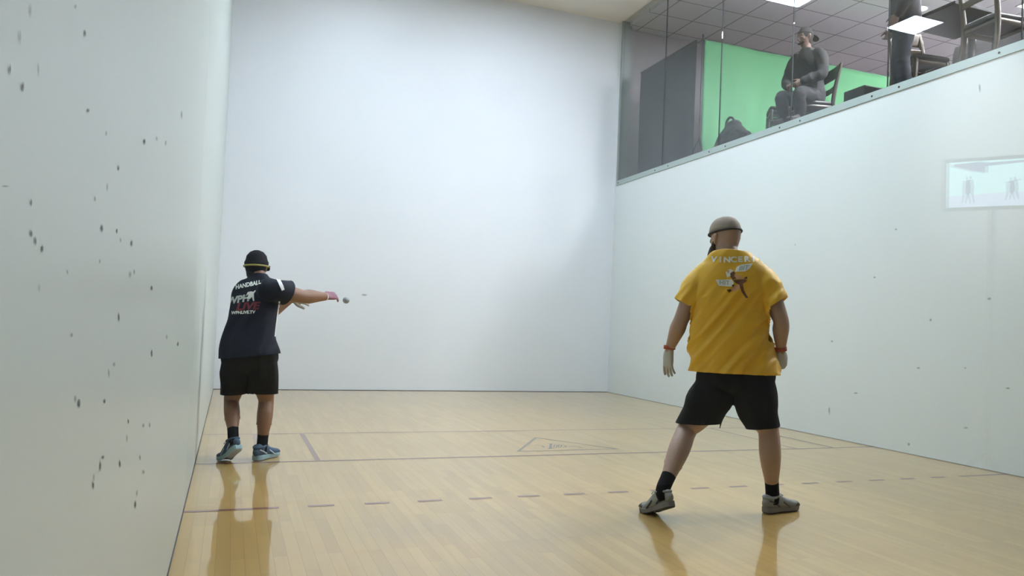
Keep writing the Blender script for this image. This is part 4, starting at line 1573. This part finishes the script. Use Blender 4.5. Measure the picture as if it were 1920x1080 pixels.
sock(rootA, knL, anL, 0.42, heelL, M_sock, 0.92, side=RA, back=-FA, foot=heelL+V((0, 0, .05))+(toeL-heelL)*0.2)
sock(rootA, knR, anR, 0.47, heelR, M_sock, 0.95, side=RA, back=-FA, foot=heelR+V((0, 0, .05))+(toeR-heelR)*0.2)
M_shoeB = mat('blue_grey_shoe_mesh', (0.045, 0.085, 0.14), rough=0.7, var=0.2, vscale=25)
M_shoeBt = mat('navy_shoe_toe', (0.03, 0.045, 0.085), rough=0.6)
M_midB = mat('pale_blue_midsole', (0.26, 0.40, 0.44), rough=0.5)
M_trimB = mat('pale_blue_trim', (0.35, 0.45, 0.55), rough=0.5)
shoe(rootA, 'blue shoe with a pale sole, heel raised', heelL, toeL, V((-0.2, 0.4, 1)), (M_shoeB, M_midB, M_trimB, M_shoeBt), M_lace)
shoe(rootA, 'blue shoe with a pale sole, flat on the floor', heelR, toeR, V((0, 0, 1)), (M_shoeB, M_midB, M_trimB, M_shoeBt), M_lace)
M_gloveA = mat('pink_and_white_glove', (0.27, 0.12, 0.16), rough=0.7, var=0.5, vscale=22)
bm = bmesh.new()
hand_mesh(bm, wrR, hdA, nA, -1, curl=0.30, sc=0.92, infl=0.003)
bm = remesh(bm, 0.004, 2)
cut(bm, wrR+hdA*0.006, -hdA)
link('glove', bm, M_gloveA, rootA)
bm = bmesh.new()
hand_mesh(bm, wrL, hdA2, V((0, -0.9, 0.4)), 1, curl=0.3, sc=0.9, infl=0.003)
bm = remesh(bm, 0.004, 2)
cut(bm, wrL+hdA2*0.006, -hdA2)
link('glove', bm, M_glove, rootA)
band(rootA, 'wristband', wrR-hdA*0.008, hdA, .031, .016, M_piping)
# hair under a dark cap, goggle strap
M_hair = mat('black_hair', (0.008, 0.007, 0.006), rough=0.8)
rA_ = fA.cross(V((0, 0, 1))).normalized()
hA = lambda x, y, z: headA+rA_*x+fA*y+V((0, 0, 1))*z
bm = bmesh.new()
tube(bm, [hA(0, -.030, -.050), hA(0, -.022, -.030), hA(0, -.016, -.01), hA(0, -.012, .02)], [(.062, .058), (.071, .068), (.075, .077), (.076, .084)], side=rA_, seg=22)
link('hair', bm, M_hair, rootA)
bm = bmesh.new()
tube(bm, [hA(0, -.002, .010), hA(0, -.004, .034), hA(0, -.006, .052)], [(.082, .103), (.085, .104), (.077, .094)], side=rA_, seg=26)
capA = link('cap', bm, mat('black_cap', (0.012, 0.012, 0.016), rough=0.9, spec=0.2), rootA)
bm = bmesh.new()
pts = [hA(math.cos(2*PI*i/28)*.0865, -.004+math.sin(2*PI*i/28)*.108, .004+.004*math.cos(2*PI*i/28)) for i in range(29)]
tube(bm, pts, [(.0035, .007)]*29, side=V((0, 0, 1)).cross(RA), seg=8, sub=1, cap=False)
link('goggle_strap', bm, mat('yellow_green_strap', (0.30, 0.28, 0.07), rough=0.6), rootA)
bm = bmesh.new()
tube(bm, [hA(.083, .045, .002), hA(.060, .088, .002), hA(0, .110, .004), hA(-.060, .088, .002), hA(-.083, .045, .002)], [(.004, .020)]*5, side=rA_, seg=10)
link('goggles', bm, mat('dark_goggle_lens', (0.02, 0.02, 0.025), rough=0.15), rootA)

# the ball in flight just off the fingertips
bm = bmesh.new()
cb = A(649, 563, .36)
bmesh.ops.create_uvsphere(bm, u_segments=32, v_segments=20, radius=0.027)
bmesh.ops.translate(bm, verts=bm.verts, vec=cb)
o = link('handball', bm, mat('grey_blue_rubber', (0.33, 0.38, 0.40), rough=0.5))
tag(o, 'small grey rubber ball in the air just beyond the gloved hand', 'ball')

# ---- people up in the gallery
M_skinC = mat('gallery_skin', (0.14, 0.08, 0.06), rough=0.6)


def simple_body(root, o, f, j, hs, trousers, shirt_m, trouser_m, sleeves, cap_m=None, hair_m=None, k=1.0, sh_m=None):
    """j: joints in metres right/forward/up of o"""
    r = V((f.y, -f.x, 0))
    G = lambda p: V(o)+r*p[0]+f*p[1]+V((0, 0, p[2]))
    Jt = {n: G(p) for n, p in j.items()}
    bm = bmesh.new()
    pe, wa, ch, nb, he = Jt['pelvis'], Jt['waist'], Jt['chest'], Jt['neck'], Jt['head']
    torso_bm(bm, [(pe-(wa-pe)*0.3, .08, .03), (pe, .16, .12), (wa, .145, .105), (ch, .175, .115), (ch+(nb-ch)*0.6, .15, .09), (nb, .065, .06)], r)
    tube(bm, [nb-V((0, 0, .03)), nb+(he-nb)*0.5, he-V((0, 0, .02))], [.060, .056, .056], side=r)
    hf = j['face']
    hf = (r*hf[0]+f*hf[1]+V((0, 0, hf[2]))).normalized()
    q = head_mesh(bm, he, hf, sc=hs)
    for sd, th in (('L', 1), ('R', -1)):
        arm_mesh(bm, Jt['sh'+sd], Jt['el'+sd], Jt['wr'+sd], 0.95)
        hd = (Jt['wr'+sd]-Jt['el'+sd]).normalized()
        hd = (hd+V((0, 0, -0.2))).normalized()
        hand_mesh(bm, Jt['wr'+sd], hd, (r*(-0.8 if sd == 'L' else 0.8)-f*0.3+V((0, 0, .3))), th, curl=0.45, sc=0.95)
        leg_mesh(bm, Jt['hip'+sd], Jt['kn'+sd], Jt['an'+sd], 0.95, side=r, back=-f)
        hl = Jt['an'+sd]-f*0.05-V((0, 0, .085))
        foot_mesh(bm, Jt['an'+sd], hl, hl+f*0.27)
    bm = remesh(bm, 0.008, 3)
    link('body', bm, M_skinC, root)
    eyes(root, q, hs)
    # top
    bm = bmesh.new()
    torso_bm(bm, [(pe-(wa-pe)*0.15, .185, .15), (pe+(wa-pe)*0.3, .188, .15), (wa, .178, .140), (ch, .200, .138), (ch+(nb-ch)*0.55, .172, .108), (nb-V((0, 0, .01)), .082, .074), (nb+V((0, 0, .02)), .070, .068)], r)
    for sd in 'LR':
        a, b, c = Jt['sh'+sd], Jt['el'+sd], Jt['wr'+sd]
        if sleeves > 1:
            tube(bm, [a+(nb-a)*0.2, a+(b-a)*0.2, b, b+(c-b)*0.5, b+(c-b)*0.93], [.080, .078, .064, .056, .046], side=f)
        else:
            tube(bm, [a+(nb-a)*0.2, a+(b-a)*0.2, a+(b-a)*sleeves], [.068, .074, .078], side=f)
    bm = remesh(bm, 0.010, 7)
    folds(bm, 0.010, math.radians(-30), freq=12, along=3, right=r, seed=o[0]*3)
    cut(bm, nb+V((0, 0, .012)), V((0, 0, 1)), nb+V((0, 0, .04)), .11)
    solidify(bm, .004)
    link('jacket' if sleeves > 1 else 'shirt', bm, shirt_m, root)
    bm = bmesh.new()
    torso_bm(bm, [(pe-(wa-pe)*0.45, .08, .03), (pe-(wa-pe)*0.1, .175, .135), (pe+(wa-pe)*0.3, .175, .138)], r)
    for sd in 'LR':
        a, b, c = Jt['hip'+sd], Jt['kn'+sd], Jt['an'+sd]
        tube(bm, [a, a+(b-a)*0.4, b, b+(c-b)*0.4, b+(c-b)*0.95], [.102, .098, .076, .074, .064], side=r, seg=18)
    bm = remesh(bm, 0.010, 7)
    folds(bm, 0.008, math.radians(60), freq=12, along=4, right=r, seed=o[1])
    link('trousers', bm, trouser_m, root)
    for sd in 'LR':
        hl = Jt['an'+sd]-f*0.05-V((0, 0, .088))
        shoe(root, 'dark shoe', hl, hl+f*0.285, V((0, 0, 1)), (M_shoeD, M_sole, M_sole, M_shoeD), M_sole)
    return q, hf, he, r


# seated man, cap backwards, on the dark bar chair
OC = V((6.80, 8.03, GZ))
rootC = empty('person', OC)
tag(rootC, 'person in a dark top and backward cap sitting behind the gallery glass', 'person')
fC = V((-0.97, -0.26, 0)).normalized()
SEAT = 0.50
jC = dict(pelvis=(0, .0, SEAT+.10), waist=(0, .03, SEAT+.27), chest=(0, .08, SEAT+.48), neck=(0, .10, SEAT+.69), head=(0, .14, SEAT+.84), face=(0.28, .9, -0.18),
          shL=(-.20, .08, SEAT+.58), elL=(-.27, .16, SEAT+.32), wrL=(-.12, .34, SEAT+.22), shR=(.20, .08, SEAT+.58), elR=(.26, .14, SEAT+.32), wrR=(.10, .33, SEAT+.20),
          hipL=(-.09, .02, SEAT+.09), knL=(-.13, .40, SEAT+.06), anL=(-.12, .36, .28), hipR=(.09, .02, SEAT+.09), knR=(.13, .40, SEAT+.06), anR=(.12, .36, .28))
M_capC = mat('grey_black_cap', (0.012, 0.012, 0.014), rough=0.85)
q, hf, he, rC = simple_body(rootC, OC, fC, jC, 1.0, True, mat('charcoal_top', (0.010, 0.010, 0.012), rough=0.8), mat('dark_grey_trousers', (0.010, 0.010, 0.013), rough=0.85), 2)
hr = hf.cross(V((0, 0, 1))).normalized()
hfl = V((0, 0, 1)).cross(hr)
bm = bmesh.new()
hC = lambda x, y, z: he+hr*x+hfl*y+V((0, 0, 1))*z
tube(bm, [hC(0, -.004, .022), hC(0, -.006, .045), hC(0, -.008, .06)], [(.081, .105), (.084, .106), (.076, .094)], side=hr, seg=24)
capC = link('cap', bm, M_capC, rootC)
bm = bmesh.new()
tube(bm, [hC(0, -.085, .030), hC(0, -.125, .018), hC(0, -.165, -.004), hC(0, -.180, -.014)], [(.062, .005), (.066, .005), (.055, .005), (.03, .004)], side=hr, seg=18)
link('brim', bm, M_capC, capC)
bm = bmesh.new()
tube(bm, [hC(0, -.026, -.03), hC(0, -.016, .0), hC(0, -.010, .03)], [(.070, .070), (.077, .088), (.078, .096)], side=hr, seg=18)
link('hair', bm, M_hair, rootC)
bm = bmesh.new()
tube(bm, [hC(-.045, .060, -.075), hC(0, .078, -.092), hC(.045, .060, -.075)], [(.014, .018)]*3, side=V((0, 0, 1)), seg=10)
link('beard', bm, M_hair, rootC)

# standing person close to the glass, head above the frame
OD = V((6.52, 6.26, GZ))
rootD = empty('person', OD)
tag(rootD, 'person in a dark jacket and navy jeans standing at the gallery glass', 'person')
fD = V((-0.75, 0.66, 0)).normalized()
jD = dict(pelvis=(0, 0, .95), waist=(0, 0, 1.10), chest=(0, .02, 1.30), neck=(0, .0, 1.49), head=(0, .03, 1.63), face=(-0.3, .9, -.1),
          shL=(-.19, 0, 1.41), elL=(-.24, -.02, 1.13), wrL=(-.20, .09, .92), shR=(.19, 0, 1.41), elR=(.235, .0, 1.13), wrR=(.20, .12, .90),
          hipL=(-.085, 0, .93), knL=(-.095, .03, .50), anL=(-.10, -.01, .088), hipR=(.085, 0, .93), knR=(.10, .04, .50), anR=(.11, .0, .088))
q, hf, he, rD = simple_body(rootD, OD, fD, jD, 1.0, True, mat('dark_purple_jacket', (0.012, 0.009, 0.015), rough=0.8), mat('navy_jeans', (0.009, 0.012, 0.024), rough=0.85), 2)
hr = hf.cross(V((0, 0, 1))).normalized()
hfl = V((0, 0, 1)).cross(hr)
bm = bmesh.new()
tube(bm, [hC(0, -.024, -.03), hC(0, -.016, .0), hC(0, -.010, .04), hC(0, -.010, .065)], [(.070, .072), (.078, .090), (.081, .100), (.072, .090)], side=hr, seg=20)
link('hair', bm, M_hair, rootD)
